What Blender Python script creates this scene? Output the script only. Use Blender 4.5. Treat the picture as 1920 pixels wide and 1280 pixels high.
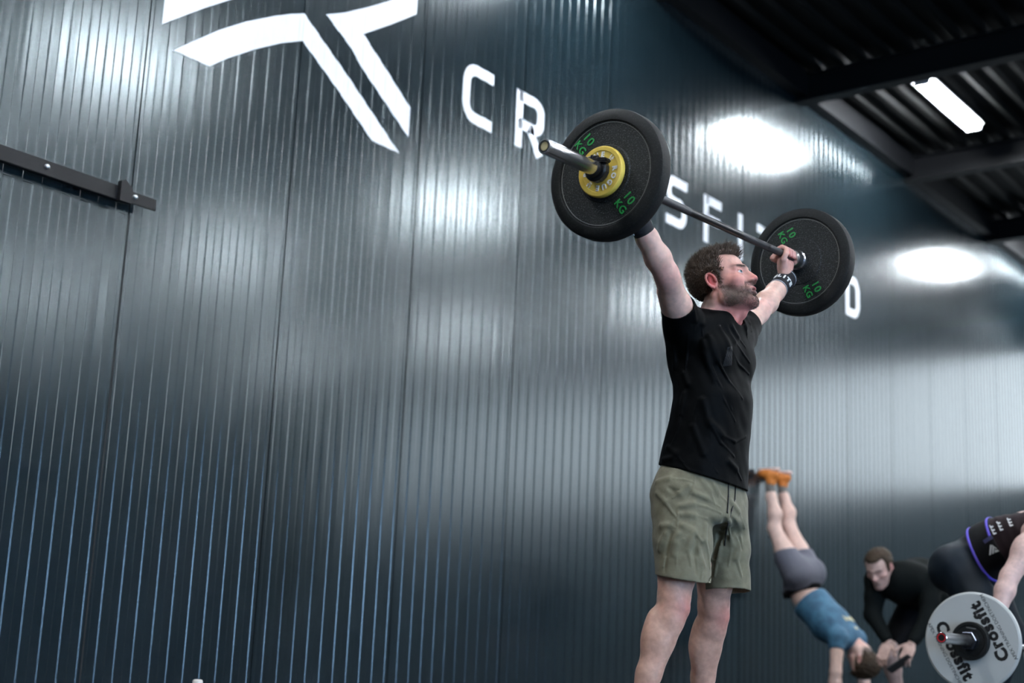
import bpy, bmesh, math, random
import numpy as np
from mathutils import Vector, Matrix, Euler
random.seed(7); np.random.seed(7)
for o in list(bpy.data.objects): bpy.data.objects.remove(o)
S = bpy.context.scene
C = S.collection
PI = math.pi

# ------------------------------------------------------------------ camera
CAM_H = 0.25                      # lens height above the floor, a crouching photographer
F_PX, YAW, PITCH, ROLL = 2687.8, math.radians(37.664), math.radians(12.697), math.radians(2.5385)
WALL_Y = 5.38
_d = np.array([math.cos(PITCH)*math.cos(YAW), math.cos(PITCH)*math.sin(YAW), math.sin(PITCH)])
_r0 = np.array([math.sin(YAW), -math.cos(YAW), 0.0]); _u0 = np.cross(_r0, _d)
_r = _r0*math.cos(ROLL)+_u0*math.sin(ROLL); _u = -_r0*math.sin(ROLL)+_u0*math.cos(ROLL)
cam = bpy.data.objects.new('camera', bpy.data.cameras.new('camera')); C.objects.link(cam)
cam.matrix_world = Matrix(((_r[0], _u[0], -_d[0], 0), (_r[1], _u[1], -_d[1], 0), (_r[2], _u[2], -_d[2], CAM_H), (0, 0, 0, 1)))
cam.data.sensor_width = 36; cam.data.lens = F_PX*36/1920
cam.data.clip_start = 0.05; cam.data.clip_end = 200
cam.data.dof.use_dof = True; cam.data.dof.focus_distance = 5.25; cam.data.dof.aperture_fstop = 1.9
S.camera = cam

def ray(x, y): return _d*F_PX+_r*(x-960)+_u*(640-y)
def pX(x, y, X):                  # survey helper: the point of the plane X=... seen at a photo pixel
    v = ray(x, y); p = v*(X/v[0]); return np.array([p[0], p[1], p[2]+CAM_H])
def pY(x, y, Y):
    v = ray(x, y); p = v*(Y/v[1]); return np.array([p[0], p[1], p[2]+CAM_H])
def proj(p):
    p = np.array(p, float)-[0, 0, CAM_H]; w = p@_d
    return 960+F_PX*(p@_r)/w, 640-F_PX*(p@_u)/w

# ------------------------------------------------------------------ light and exposure
S.view_settings.view_transform = 'Standard'; S.view_settings.look = 'None'
S.view_settings.gamma = 1; S.view_settings.use_curve_mapping = False
S.view_settings.exposure = 2.0
LAMP_E = 60.0
W = bpy.data.worlds.new('world'); S.world = W; W.use_nodes = True
W.node_tree.nodes['Background'].inputs[0].default_value = (0.35, 0.5, 0.8, 1)
W.node_tree.nodes['Background'].inputs[1].default_value = 0.3
S.cycles.use_denoising = True
S.cycles.max_bounces = 6; S.cycles.diffuse_bounces = 3; S.cycles.glossy_bounces = 3
S.cycles.sample_clamp_indirect = 6.0

# ------------------------------------------------------------------ materials
def mat(name, col=(.5, .5, .5), rough=.5, metal=0.0, spec=.5, emit=None, es=1.0, coat=0, sheen=0, sss=0):
    m = bpy.data.materials.new(name); m.use_nodes = True
    b = m.node_tree.nodes['Principled BSDF']
    b.inputs['Base Color'].default_value = (*col, 1); b.inputs['Roughness'].default_value = rough
    b.inputs['Metallic'].default_value = metal; b.inputs['Specular IOR Level'].default_value = spec
    b.inputs['Coat Weight'].default_value = coat; b.inputs['Sheen Weight'].default_value = sheen
    if sss:
        b.inputs['Subsurface Weight'].default_value = sss; b.inputs['Subsurface Radius'].default_value = (1, .35, .2)
        b.inputs['Subsurface Scale'].default_value = .0035
    if emit: b.inputs['Emission Color'].default_value = (*emit, 1); b.inputs['Emission Strength'].default_value = es
    return m
def nd(m, t, **k):
    n = m.node_tree.nodes.new(t)
    for a, v in k.items():
        if a in n.inputs.keys(): n.inputs[a].default_value = v
        else: setattr(n, a, v)
    return n
def lk(m, a, ao, b, bi): m.node_tree.links.new(a.outputs[ao], b.inputs[bi])
def bsdf(m): return m.node_tree.nodes['Principled BSDF']
def coords(m, scale=(1, 1, 1), space='Object'):
    tc = nd(m, 'ShaderNodeTexCoord'); mp = nd(m, 'ShaderNodeMapping')
    if space == 'World': g = nd(m, 'ShaderNodeNewGeometry'); lk(m, g, 'Position', mp, 'Vector')
    else: lk(m, tc, space, mp, 'Vector')
    mp.inputs['Scale'].default_value = scale; return mp
def noise_bump(m, scale, strength, dist=.001, mscale=(1, 1, 1), detail=4, rough=.6, space='Object', prev=None):
    mp = coords(m, mscale, space); n = nd(m, 'ShaderNodeTexNoise', Scale=scale, Detail=detail, Roughness=rough)
    lk(m, mp, 0, n, 'Vector'); b = nd(m, 'ShaderNodeBump', Strength=strength, Distance=dist)
    lk(m, n, 'Fac', b, 'Height')
    if prev: lk(m, prev, 0, b, 'Normal')
    lk(m, b, 0, bsdf(m), 'Normal'); return b
def noise_color(m, c1, c2, scale, lo=.4, hi=.6, mscale=(1, 1, 1), detail=4, space='Object'):
    mp = coords(m, mscale, space); n = nd(m, 'ShaderNodeTexNoise', Scale=scale, Detail=detail); lk(m, mp, 0, n, 'Vector')
    r = nd(m, 'ShaderNodeValToRGB'); r.color_ramp.elements[0].position = lo; r.color_ramp.elements[1].position = hi
    r.color_ramp.elements[0].color = (*c1, 1); r.color_ramp.elements[1].color = (*c2, 1)
    lk(m, n, 'Fac', r, 'Fac'); lk(m, r, 'Color', bsdf(m), 'Base Color'); return r

M = {}
M['wall'] = mat('wall_paint', (.0055, .0120, .0160), .2, 0, .70)
def _wall(m):
    bsdf(m).inputs['IOR'].default_value = 1.52; bsdf(m).inputs['Specular Tint'].default_value = (.84, .96, 1, 1)
    b1 = noise_bump(m, 1.0, 1.0, .0015, (16, 1, .10), 1, .4, 'World')       # oil-canning of the sheet between the ribs
    noise_bump(m, 1.0, .03, .0004, (120, 120, 120), 2, .5, 'World', b1)     # orange-peel of the coating
    mp = coords(m, (7, 7, 7), 'World'); n = nd(m, 'ShaderNodeTexNoise', Scale=1.0, Detail=5); lk(m, mp, 0, n, 'Vector')
    r = nd(m, 'ShaderNodeMapRange'); r.inputs['To Min'].default_value = .185; r.inputs['To Max'].default_value = .225
    lk(m, n, 'Fac', r, 'Value'); lk(m, r, 0, bsdf(m), 'Roughness')
_wall(M['wall'])
M['joint'] = mat('joint_black', (.004, .005, .006), .8)
M['white_vinyl'] = mat('white_vinyl', (.86, .88, .93), .35, 0, .5)
M['deck'] = mat('deck_black', (.0065, .0068, .0066), .6, 0, .12); noise_bump(M['deck'], 3, .3, .01, (1, .3, 1))
M['beam'] = mat('beam_black', (.006, .0065, .008), .5, 0, .3); noise_bump(M['beam'], 8, .2, .004)
M['floor'] = mat('rubber_floor', (.018, .018, .019), .75); noise_color(M['floor'], (.012, .012, .013), (.05, .05, .052), 160, .55, .75)
M['dark_wall'] = mat('opposite_wall_paint', (.016, .025, .030), .5)
M['pale_wall'] = mat('end_wall_paint', (.20, .25, .27), .6)
M['tube'] = mat('lamp_tube', (1, 1, 1), .4, emit=(.90, .95, 1.0), es=LAMP_E)
M['fixture'] = mat('fixture_white', (.75, .77, .8), .4)
M['rail'] = mat('rail_black', (.006, .006, .007), .5, 0, .25)
M['bolt'] = mat('bolt_zinc', (.7, .72, .75), .3, .9)
M['chrome'] = mat('chrome', (.80, .80, .82), .24, 1.0)
M['shaft'] = mat('shaft_steel', (.07, .07, .072), .33, .9); noise_bump(M['shaft'], 900, .5, .0004)
M['rubber'] = mat('crumb_rubber', (.012, .012, .012), .68, 0, .35)
def _rub(m, c1, c2):
    noise_color(m, c1, c2, 260, .56, .72, (1, 1, 1), 3); noise_bump(m, 300, .8, .0012)
_rub(M['rubber'], (.006, .0065, .0065), (.11, .12, .12))
M['rubber_rim'] = mat('smooth_rubber', (.008, .008, .009), .6, 0, .25); noise_bump(M['rubber_rim'], 120, .5, .0008)
noise_color(M['rubber_rim'], (.0055, .006, .006), (.020, .022, .022), 200, .5, .8)
M['steel_hub'] = mat('steel_hub', (.4, .4, .42), .35, .9)
M['green'] = mat('green_print', (.015, .30, .055), .5)
M['yellow'] = mat('yellow_urethane', (.78, .55, .09), .4); noise_color(M['yellow'], (.72, .48, .06), (.85, .62, .12), 18, .3, .7); noise_bump(M['yellow'], 140, .15, .0004)
M['white_print'] = mat('white_print', (.85, .85, .85), .5)
M['black_plastic'] = mat('black_plastic', (.008, .008, .009), .3)
M['brass'] = mat('brass_cap', (.75, .65, .36), .35, .3)
M['red'] = mat('red_ring', (.5, .01, .015), .35)
M['plate_white'] = mat('plate_white', (.50, .51, .49), .35)
M['black_print'] = mat('black_print', (.008, .008, .009), .4)
M['dark_steel'] = mat('dark_steel', (.09, .1, .13), .25, .9)

# ------------------------------------------------------------------ object helpers
def tag(o, label=None, cat=None, group=None, kind=None):
    if label: o['label'] = label
    if cat: o['category'] = cat
    if group: o['group'] = group
    if kind: o['kind'] = kind
    return o
def obj(name, me, m=None, parent=None, mw=None):
    if isinstance(me, bmesh.types.BMesh):
        bm = me; me = bpy.data.meshes.new(name); bm.to_mesh(me); bm.free()
    if m is not None and not me.materials:
        for x in (m if isinstance(m, (list, tuple)) else [m]): me.materials.append(x)
    o = bpy.data.objects.new(name, me); C.objects.link(o)
    if parent: o.parent = parent
    if mw is not None: o.matrix_local = mw
    return o
def empty(name, mw=Matrix(), label=None, cat=None, group=None, kind=None, parent=None):
    o = bpy.data.objects.new(name, None); C.objects.link(o); o.matrix_local = mw; o.empty_display_size = .1
    if parent: o.parent = parent
    return tag(o, label, cat, group, kind)
def smooth(o, ang=40):
    for p in o.data.polygons: p.use_smooth = True
    try:
        o.data.set_sharp_from_angle(angle=math.radians(ang))
    except Exception: pass
    return o
def box(bm, x0, x1, y0, y1, z0, z1, mi=0, bev=0):
    v = [bm.verts.new(p) for p in ((x0, y0, z0), (x1, y0, z0), (x1, y1, z0), (x0, y1, z0), (x0, y0, z1), (x1, y0, z1), (x1, y1, z1), (x0, y1, z1))]
    fs = [bm.faces.new([v[i] for i in q]) for q in ((0, 3, 2, 1), (4, 5, 6, 7), (0, 1, 5, 4), (1, 2, 6, 5), (2, 3, 7, 6), (3, 0, 4, 7))]
    for f in fs: f.material_index = mi
    if bev: bmesh.ops.bevel(bm, geom=list({e for f in fs for e in f.edges}), offset=bev, segments=2, affect='EDGES')
    return bm
def bx(*a, **k): return box(bmesh.new(), *a, **k)
def lathe(prof, n=64, closed=False, bm=None, ph=0):     # profile [(r,z)] about local z
    bm = bm or bmesh.new(); rings = []
    for r, z in prof:
        if r < 1e-6: rings.append([bm.verts.new((0, 0, z))])
        else: rings.append([bm.verts.new((r*math.cos(2*PI*(i+ph)/n), r*math.sin(2*PI*(i+ph)/n), z)) for i in range(n)])
    pairs = list(zip(rings, rings[1:]))+([(rings[-1], rings[0])] if closed else [])
    for a, b in pairs:
        for i in range(n):
            j = (i+1) % n
            q = [a[i % len(a)], a[j % len(a)], b[j % len(b)], b[i % len(b)]]
            q = [v for k, v in enumerate(q) if v not in q[:k]]
            if len(q) > 2: bm.faces.new(q)
    bmesh.ops.recalc_face_normals(bm, faces=bm.faces)
    return bm
def cyl(r, z0, z1, n=32, bev=0):
    return lathe([(0, z0), (r-bev, z0), (r, z0+bev), (r, z1-bev), (r-bev, z1), (0, z1)] if bev else [(0, z0), (r, z0), (r, z1), (0, z1)], n)
def text_bm(s, size, extrude=.001, bold=0, spacing=1.0, cx='CENTER'):
    cu = bpy.data.curves.new('t', 'FONT'); cu.body = s; cu.size = size; cu.extrude = extrude; cu.offset = bold
    cu.space_character = spacing; cu.align_x = cx; cu.align_y = 'CENTER'; cu.resolution_u = 3
    o = bpy.data.objects.new('t', cu); C.objects.link(o); bpy.context.view_layer.update()
    dg = bpy.context.evaluated_depsgraph_get(); me = bpy.data.meshes.new_from_object(o.evaluated_get(dg), depsgraph=dg)
    me.materials.clear(); bm = bmesh.new(); bm.from_mesh(me); bpy.data.objects.remove(o); bpy.data.curves.remove(cu); bpy.data.meshes.remove(me)
    return bm
def xf(bm, m): bmesh.ops.transform(bm, matrix=m, verts=bm.verts); return bm
def join(*bms):
    out = bms[0]
    for b in bms[1:]:
        me = bpy.data.meshes.new('j'); b.to_mesh(me); b.free(); out.from_mesh(me); bpy.data.meshes.remove(me)
    return out
T = Matrix.Translation
def RZ(a): return Matrix.Rotation(a, 4, 'Z')

# ------------------------------------------------------------------ the hall
X0, X1, Y0, ZC = -5.0, 20.6, -9.0, 5.23+CAM_H       # left end, far end, opposite side, deck soffit
floor = tag(obj('floor', bx(X0-.3, X1+.3, Y0-.3, WALL_Y+.3, -.1, 0), M['floor']), kind='structure')
wall = tag(obj('wall_back', bx(X0-.3, X1+.3, WALL_Y+.006, WALL_Y+.12, 0, ZC+.1), M['joint']), kind='structure')
SEAM0, RD, RW = 3.989, .0030, .0072                 # a panel joint, rib depth and the width of a rib's flank
def relief():
    pts = [(.0035, .006), (.0042, 0)]
    lev = 0
    for k in range(20):
        u = .025+.05*k
        if u > .98: break
        nl = RD if lev == 0 else 0
        pts += [(u-RW/2-.0015, lev)]+[(u-RW/2+RW*t/6, lev+(nl-lev)*(1-math.cos(PI*t/6))/2) for t in range(7)]+[(u+RW/2+.0015, nl)]; lev = nl
    pts += [(.9958, lev), (.9965, .006)]
    return pts                                       # depth behind the face plane
REL = relief()
def relief_at(x):
    u = (x-SEAM0) % 1.0
    return float(np.interp(u, [p[0] for p in REL], [p[1] for p in REL]))
def panel_mesh(z0, z1, name='wall_panel'):
    bm = bmesh.new(); lo = [bm.verts.new((u, d, z0)) for u, d in REL]; hi = [bm.verts.new((u, d, z1)) for u, d in REL]
    for i in range(len(REL)-1): bm.faces.new((lo[i], lo[i+1], hi[i+1], hi[i])).smooth = 2 < i < len(REL)-4
    me = bpy.data.meshes.new(name); bm.to_mesh(me); bm.free(); me.materials.append(M['wall']); return me
pm = panel_mesh(0.0, ZC)
for k in range(-9, 17):
    obj('wall_panel', pm, None, wall, T((SEAM0+k, WALL_Y, 0)))
# sliding door hung under the rail, its slab a little proud of the wall
RAIL_Z = 2.0725+CAM_H
door = tag(obj('door_1', bx(SEAM0-4.03, SEAM0-.004, WALL_Y-.0015, WALL_Y+.0005, .01, RAIL_Z-.1), M['joint']), kind='structure')
dpm = panel_mesh(.012, RAIL_Z-.10, 'door_panel')
for k in range(-4, 0): obj('door_panel', dpm, None, door, T((SEAM0+k, WALL_Y-.0065, 0)))
obj('door_top_trim', bx(SEAM0-4.03, SEAM0-.004, WALL_Y-.0075, WALL_Y-.001, RAIL_Z-.10, RAIL_Z-.096), M['wall'], door)
obj('dark_gap_strip', bx(SEAM0-.0075, SEAM0+.0025, WALL_Y-.0078, WALL_Y-.001, .01, RAIL_Z-.096), M['joint'], door)  # added black strip, its colour stands in for the shaded door-edge gap
# other walls
wo = tag(obj('wall_front', bx(X0-.3, X1+.3, Y0-.2, Y0, 0, ZC+.1), M['dark_wall']), kind='structure')
wl = tag(obj('wall_left', bx(X0-.3, X0, Y0, WALL_Y, 0, ZC+.1), M['dark_wall']), kind='structure')
wr = tag(obj('wall_right', bx(X1, X1+.2, Y0, WALL_Y, 0, ZC+.1), M['pale_wall']), kind='structure')
# ceiling: trapezoidal deck between beams that run across the hall
ceil = tag(obj('ceiling', bx(X0-.3, X1+.3, Y0-.3, WALL_Y+.3, ZC+.09, ZC+.2), M['deck']), kind='structure')
BEAM0, BSP, BW, BH = 10.93, 2.44, .13, .25
def deck_mesh(ln):
    bm = bmesh.new(); ys = []; y = 0; P_ = .207
    prof = [(0, 0), (.05, 0), (.082, .05), (.175, .05)]
    pts = []
    n = int((WALL_Y-Y0)/P_)
    for i in range(n+1): pts += [(WALL_Y-.0-(i*P_+a), z) for a, z in prof if WALL_Y-(i*P_+a) > Y0]
    a = [bm.verts.new((0, y, z)) for y, z in pts]; b = [bm.verts.new((ln, y, z)) for y, z in pts]
    for i in range(len(pts)-1): bm.faces.new((a[i], a[i+1], b[i+1], b[i]))
    me = bpy.data.meshes.new('deck_sheet'); bm.to_mesh(me); bm.free(); me.materials.append(M['deck']); return me
dm = deck_mesh(BSP)
def beam_mesh():                                     # an I-beam running along y
    h, w, t = BH, BW, .012
    pr = [(0, 0), (w, 0), (w, -t), (w/2+t/2, -t), (w/2+t/2, -h+t), (w, -h+t), (w, -h), (0, -h), (0, -h+t), (w/2-t/2, -h+t), (w/2-t/2, -t), (0, -t)]
    bm = bmesh.new(); a = [bm.verts.new((x, Y0, z)) for x, z in pr]; b = [bm.verts.new((x, WALL_Y-.002, z)) for x, z in pr]
    n = len(pr)
    for i in range(n): bm.faces.new((a[i], b[i], b[(i+1) % n], a[(i+1) % n]))
    bmesh.ops.recalc_face_normals(bm, faces=bm.faces)
    me = bpy.data.meshes.new('roof_beam'); bm.to_mesh(me); bm.free(); me.materials.append(M['beam']); return me
bmm = beam_mesh()
for k in range(-7, 5):
    x = BEAM0+k*BSP
    if x > X0-BSP and x < X1:
        obj('deck_sheet', dm, None, ceil, T((x+.02, 0, ZC)))
    if x > X0: obj('roof_beam', bmm, None, ceil, T((x, 0, ZC+.001)))
obj('eave_beam', bx(X0, X1, WALL_Y-.10, WALL_Y-.001, 5.035+CAM_H, ZC+.06), M['beam'], ceil)

# ------------------------------------------------------------------ lamps: twin tube battens in rows along the hall
def lamp_proto():
    r = empty('ceiling_lamp')
    b = bx(-.66, .66, -.075, .075, -.055, 0, bev=.006); obj('lamp_body', b, M['fixture'], r); obj('reflector', bx(-.63, .63, -.105, .105, -.062, -.056), M['fixture'], r)
    for s in (-.045, .045):
        t = xf(cyl(.019, -.62, .62, 16), Matrix.Rotation(PI/2, 4, 'Y')); xf(t, T((.02*np.sign(s), s, -.085))); smooth(obj('tube', t, M['tube'], r))
    for s in (-.64, .64):
        obj('end_cap', bx(s-.015, s+.015, -.07, .07, -.105, -.055), M['fixture'], r)
    return r
def copy_tree(o, parent=None):
    c = o.copy(); C.objects.link(c)
    if parent: c.parent = parent
    for ch in list(o.children): copy_tree(ch, c)
    return c
LROWS = (4.40, .5, -3.4, -7.3); LXS = (-2.35, 2.45, 7.25, 12.05, 16.85)
first = lamp_proto(); used = False
for iy, y in enumerate(LROWS):
    for ix, x in enumerate(LXS):
        o = copy_tree(first) if used else first; used = True
        o.location = (x, y, ZC-.02)
        inview = (iy == 0 and ix == 3)
        tag(o, 'lit white twin-tube batten lamp under the black deck between two beams' if inview else
            'lit twin-tube batten on the black deck outside the photo, seen only as wall reflections', 'lamp', 'tube battens on the ceiling')

# ------------------------------------------------------------------ translucent daylight windows of the far end and the roller door behind
M['daylight'] = mat('daylight_pane', (.6, .65, .7), .5, emit=(.84, .93, 1.0), es=.95)
M['dusk'] = mat('dusk_pane', (.3, .4, .6), .5, emit=(.42, .66, 1.0), es=12.0)
def window(n, mw, w, h, cols, rows, m):
    r = empty('window_%d' % n, mw, kind='structure')
    fr = bmesh.new(); t = .05
    for i in range(cols+1): x = -w/2+w*i/cols; box(fr, x-t/2, x+t/2, -.03, .03, 0, h)
    for j in range(rows+1): z = h*j/rows; box(fr, -w/2, w/2, -.025, .025, z-t/2, z+t/2)
    obj('window_frame', fr, M['beam'], r)
    for i in range(cols):
        for j in range(rows):
            obj('pane', bx(-w/2+w*i/cols+t/2, -w/2+w*(i+1)/cols-t/2, -.006, .006, h*j/rows+t/2, h*(j+1)/rows-t/2), m, r)
    return r
window(1, T((X1-.04, -1.8, 3.0))@RZ(PI/2), 13.6, 2.0, 9, 1, M['daylight'])
window(2, T((1.7, Y0+.04, .05)), 2.6, 2.4, 3, 3, M['dusk'])
# ------------------------------------------------------------------ white lettering and emblem on the wall
def slice_relief(bm, x0, x1):
    xs = []
    k0 = math.floor(x0-SEAM0)-1
    for k in range(k0, int(x1-SEAM0)+3):
        for u, d in REL: xs.append(SEAM0+k+u)
    for x in xs:
        if x0 < x < x1:
            bmesh.ops.bisect_plane(bm, geom=list(bm.verts)+list(bm.edges)+list(bm.faces), plane_co=(x, 0, 0), plane_no=(1, 0, 0))
    for v in bm.verts: v.co.y = WALL_Y-.0012+min(relief_at(v.co.x), RD)
    return bm
def poly_wall(pts):                                   # pts: (x,z) on the wall plane
    bm = bmesh.new(); vs = [bm.verts.new((x, 0, z)) for x, z in pts]
    es = [bm.edges.new((vs[i], vs[(i+1) % len(vs)])) for i in range(len(vs))]
    bmesh.ops.triangle_fill(bm, edges=es, use_beauty=False)
    return bm
def finish_decal(bm):
    xs = [v.co.x for v in bm.verts]; slice_relief(bm, min(xs), max(xs))
    for f in bm.faces:
        f.normal_update()
        if f.normal.y > 0: f.normal_flip()
    return bm
def wpx(pts): return [(lambda p: (p[0], p[2]))(pY(x, y, WALL_Y)) for x, y in pts]
logo = empty('wall_emblem', T((0, 0, 0)), 'large white angular emblem painted high on the ribbed wall, cut by the top edge', 'emblem')
LG = [
 [(303.7, 45.3), (344, 30), (384, 15), (431, 0), (490, -14), (572, -24), (600, -60), (585, -100), (500, -92), (400, -62), (312, -35), (308.7, 0)],
 [(324.5, 94), (360.8, 78), (411, 56), (461.5, 40.3), (515.3, 29.6), (545.5, 25.9), (570.7, 25.2), (652, 142), (748.7, 287.2), (697.4, 263.7), (629.5, 163), (567.4, 76.6), (528.7, 80.6), (478.3, 92.4), (428, 109), (392.7, 124.3)],
 [(611.7, 26.9), (646.3, 23.5), (690, 13.4), (730.3, 1.7), (784, -24), (782.7, 0), (780.7, 26.9), (730.3, 47), (681.6, 63.8), (725, 131), (768.9, 201.5), (765.6, 257), (679.9, 129.3), (656.4, 87)]]
for pts in LG: obj('emblem_stroke', finish_decal(poly_wall(wpx(pts))), M['white_vinyl'], logo)
ZT, ZB = 3.664+CAM_H, 3.275+CAM_H
def arc(cx, cy, r, a0, a1, n=5): return [(cx+r*math.cos(math.radians(a0+(a1-a0)*i/n)), cy+r*math.sin(math.radians(a0+(a1-a0)*i/n))) for i in range(n+1)]
def stroke(pts, w, closed=False):
    bm = bmesh.new(); n = len(pts); L = []
    for i, p in enumerate(pts):
        a = pts[i-1] if (i or closed) else None; b = pts[(i+1) % n] if (i < n-1 or closed) else None
        d1 = Vector((p[0]-a[0], p[1]-a[1])).normalized() if a else None; d2 = Vector((b[0]-p[0], b[1]-p[1])).normalized() if b else None
        if d1 is None: d1 = d2
        if d2 is None: d2 = d1
        t = (d1+d2).normalized(); nrm = Vector((-t.y, t.x)); s = w/2/max(.35, nrm.dot(Vector((-d1.y, d1.x))))
        L.append((bm.verts.new((p[0]+nrm.x*s, 0, p[1]+nrm.y*s)), bm.verts.new((p[0]-nrm.x*s, 0, p[1]-nrm.y*s))))
    for i in range(n if closed else n-1):
        a, b = L[i], L[(i+1) % n]; bm.faces.new((a[0], a[1], b[1], b[0]))
    return bm
def glyph(ch, w, h, t):
    q = t/2; l, r, b, u = q, w-q, q, h-q; R = .09
    if ch == 'C': return [stroke([(w, u)]+arc(l+R, u-R, R, 90, 180)+arc(l+R, b+R, R, 180, 270)+[(w, b)], t)]
    if ch in 'R':
        m = h*.42
        return [stroke([(l, 0), (l, h-.0)], t), stroke([(l, u)]+arc(r-R*.8, u-R*.8, R*.8, 90, 0)+arc(r-R*.8, m+R*.8, R*.8, 0, -90)+[(l, m)], t), stroke([(r-.125, m), (r-.11, m-.01), (r, 0)], t)]
    if ch == 'O': return [stroke(arc(r-R, u-R, R, 0, 90)+arc(l+R, u-R, R, 90, 180)+arc(l+R, b+R, R, 180, 270)+arc(r-R, b+R, R, 270, 360), t, True)]
    if ch == 'D': return [stroke([(l, b), (l, u)]+arc(r-R, u-R, R, 90, 0)+arc(r-R, b+R, R, 0, -90), t, True)]
    if ch == 'S':
        m = h/2; R2 = .07
        return [stroke([(r+q, u)]+arc(l+R2, u-R2, R2, 90, 180)+arc(l+R2, m+R2, R2, 180, 270)+arc(r-R2, m-R2, R2, 90, 0)+arc(r-R2, b+R2, R2, 0, -90)+[(0, b)], t)]
    if ch == 'F': return [stroke([(l, 0), (l, h)], t), stroke([(l, u), (w, u)], t), stroke([(l, h*.52), (w*.9, h*.52)], t)]
    if ch == 'I': return [stroke([(l, 0), (l, h)], t)]
    if ch == 'T': return [stroke([(0, u), (w, u)], t), stroke([(w/2, 0), (w/2, h)], t)]
XW = lambda x, y: float(pY(x, y, WALL_Y)[0])
words = [('C', XW(867, 190), .30, 'first of the word'), ('R', XW(967, 220), .31, 'its foot behind the lifted bar end'),
 ('O', 7.74, .29, 'hidden behind the near black plate'), ('S', 8.26, .30, 'the hidden one behind the near black plate'),
 ('S', XW(1249, 380), .30, 'just right of the near black plate'), ('F', XW(1320, 400), .28, 'above the head of the lifter'),
 ('I', XW(1384, 430), .055, 'a narrow upright above the bar'), ('T', XW(1420, 420), .30, 'mostly behind the far black plate'),
 ('D', XW(1586, 560), .30, 'lower right of the far black plate')]
for ch, x, w, where in words:
    gl = glyph(ch, w, ZT-ZB, .072)
    bm = join(*gl); xf(bm, T((x, 0, ZB))); bmesh.ops.remove_doubles(bm, verts=bm.verts, dist=1e-5)
    tag(obj('wall_letter', finish_decal(bm), M['white_vinyl']), 'white letter %s on the ribbed wall, %s' % (ch, where), 'letter')

# ------------------------------------------------------------------ door rail
def rail():
    r = empty('door_rail', T((0, 0, 0)), 'black steel sliding-door rail bolted across the ribbed wall at the left edge', 'rail')
    xe = XW(262, 378); z1 = RAIL_Z; h = .068
    bm = bmesh.new()
    box(bm, SEAM0-4.1, xe-.12, WALL_Y-.075, WALL_Y-.062, z1-h, z1, bev=.002)           # face plate
    box(bm, SEAM0-4.1, xe-.12, WALL_Y-.062, WALL_Y-.03, z1-.012, z1)                    # top lip
    box(bm, SEAM0-4.1, xe-.12, WALL_Y-.062, WALL_Y-.045, z1-h, z1-h+.008)
    obj('track', bm, M['rail'], r)
    obj('track_end', bx(xe-.12, xe+.04, WALL_Y-.075, WALL_Y-.066, z1-h+.006, z1-.006, bev=.002), M['rail'], r)
    st = bmesh.new()
    pr = [(xe-.185, z1-.075), (xe-.185, z1+.02), (xe-.165, z1+.03), (xe-.118, z1-.005), (xe-.118, z1-.075)]
    a = [st.verts.new((x, WALL_Y-.10, z)) for x, z in pr]; b = [st.verts.new((x, WALL_Y-.072, z)) for x, z in pr]
    st.faces.new(a); st.faces.new(b[::-1])
    for i in range(5): st.faces.new((a[i], b[i], b[(i+1) % 5], a[(i+1) % 5]))
    bmesh.ops.recalc_face_normals(st, faces=st.faces); obj('end_stop', st, M['rail'], r)
    for x in (XW(69, 315), XW(234, 371), XW(69, 315)-.75, XW(69, 315)-1.5):
        bm = lathe([(0, .016), (.007, .014), (.0115, .008), (.0125, 0), (0, 0)], 20)
        smooth(obj('bolt', bm, M['bolt'], r, T((x, WALL_Y-.075, z1-.03))@Matrix.Rotation(PI/2, 4, 'X')))
    for k in range(7):
        x = xe-.35-.6*k; obj('standoff', bx(x-.02, x+.02, WALL_Y-.05, WALL_Y-.0005, z1-.05, z1-.02), M['rail'], r)
rail()

# ------------------------------------------------------------------ barbells
def bar_frame(a, b):                                  # local z runs along the bar towards the camera side, x right, y up
    a, b = Vector(a), Vector(b); z = (a-b).normalized(); x = Vector((0, 0, 1)).cross(z).normalized(); y = z.cross(x)
    return Matrix(((x.x, y.x, z.x, (a.x+b.x)/2), (x.y, y.y, z.y, (a.y+b.y)/2), (x.z, y.z, z.z, (a.z+b.z)/2), (0, 0, 0, 1)))
def barbell(mw, label, ring, cap, grip_mat):
    r = empty('barbell', mw, label, 'barbell')
    smooth(obj('shaft', cyl(.0142, -.655, .655, 32), grip_mat, r))
    kn = M['knurl']
    for s in (-1, 1):
        for z0, z1 in ((.20, .40), (.42, .60)):
            bm = lathe([(.0143, z0), (.0148, z0+.002), (.0148, z1-.002), (.0143, z1)], 32); xf(bm, Matrix.Scale(s, 4, (0, 0, 1))) if s < 0 else 0
            bmesh.ops.recalc_face_normals(bm, faces=bm.faces); smooth(obj('knurling', bm, kn, r))
        sl = lathe([(.0142, .628), (.022, .628), (.034, .634), (.0365, .642), (.0365, .672), (.041, .675), (.042, .680), (.042, .690), (.025, .692), (.025, 1.098), (.023, 1.1), (.0195, 1.1), (.0195, 1.096), (0, 1.096)], 48)
        e1 = lathe([(.0195, 1.0965), (.0195, 1.1005), (.0150, 1.1005), (.0150, 1.0965)], 32, True)
        e2 = lathe([(0, 1.0985), (.0145, 1.0985), (.0150, 1.097), (0, 1.0965)], 32)
        for bm, nm, m_ in ((sl, 'sleeve', M['chrome']), (e1, 'end_ring', ring), (e2, 'end_cap', cap)):
            if s < 0: xf(bm, Matrix.Scale(-1, 4, (0, 0, 1))); bmesh.ops.recalc_face_normals(bm, faces=bm.faces)
            smooth(obj(nm, bm, m_, r), 35)
    return r
M['knurl'] = mat('knurling', (.10, .10, .105), .5, .8)
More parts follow.
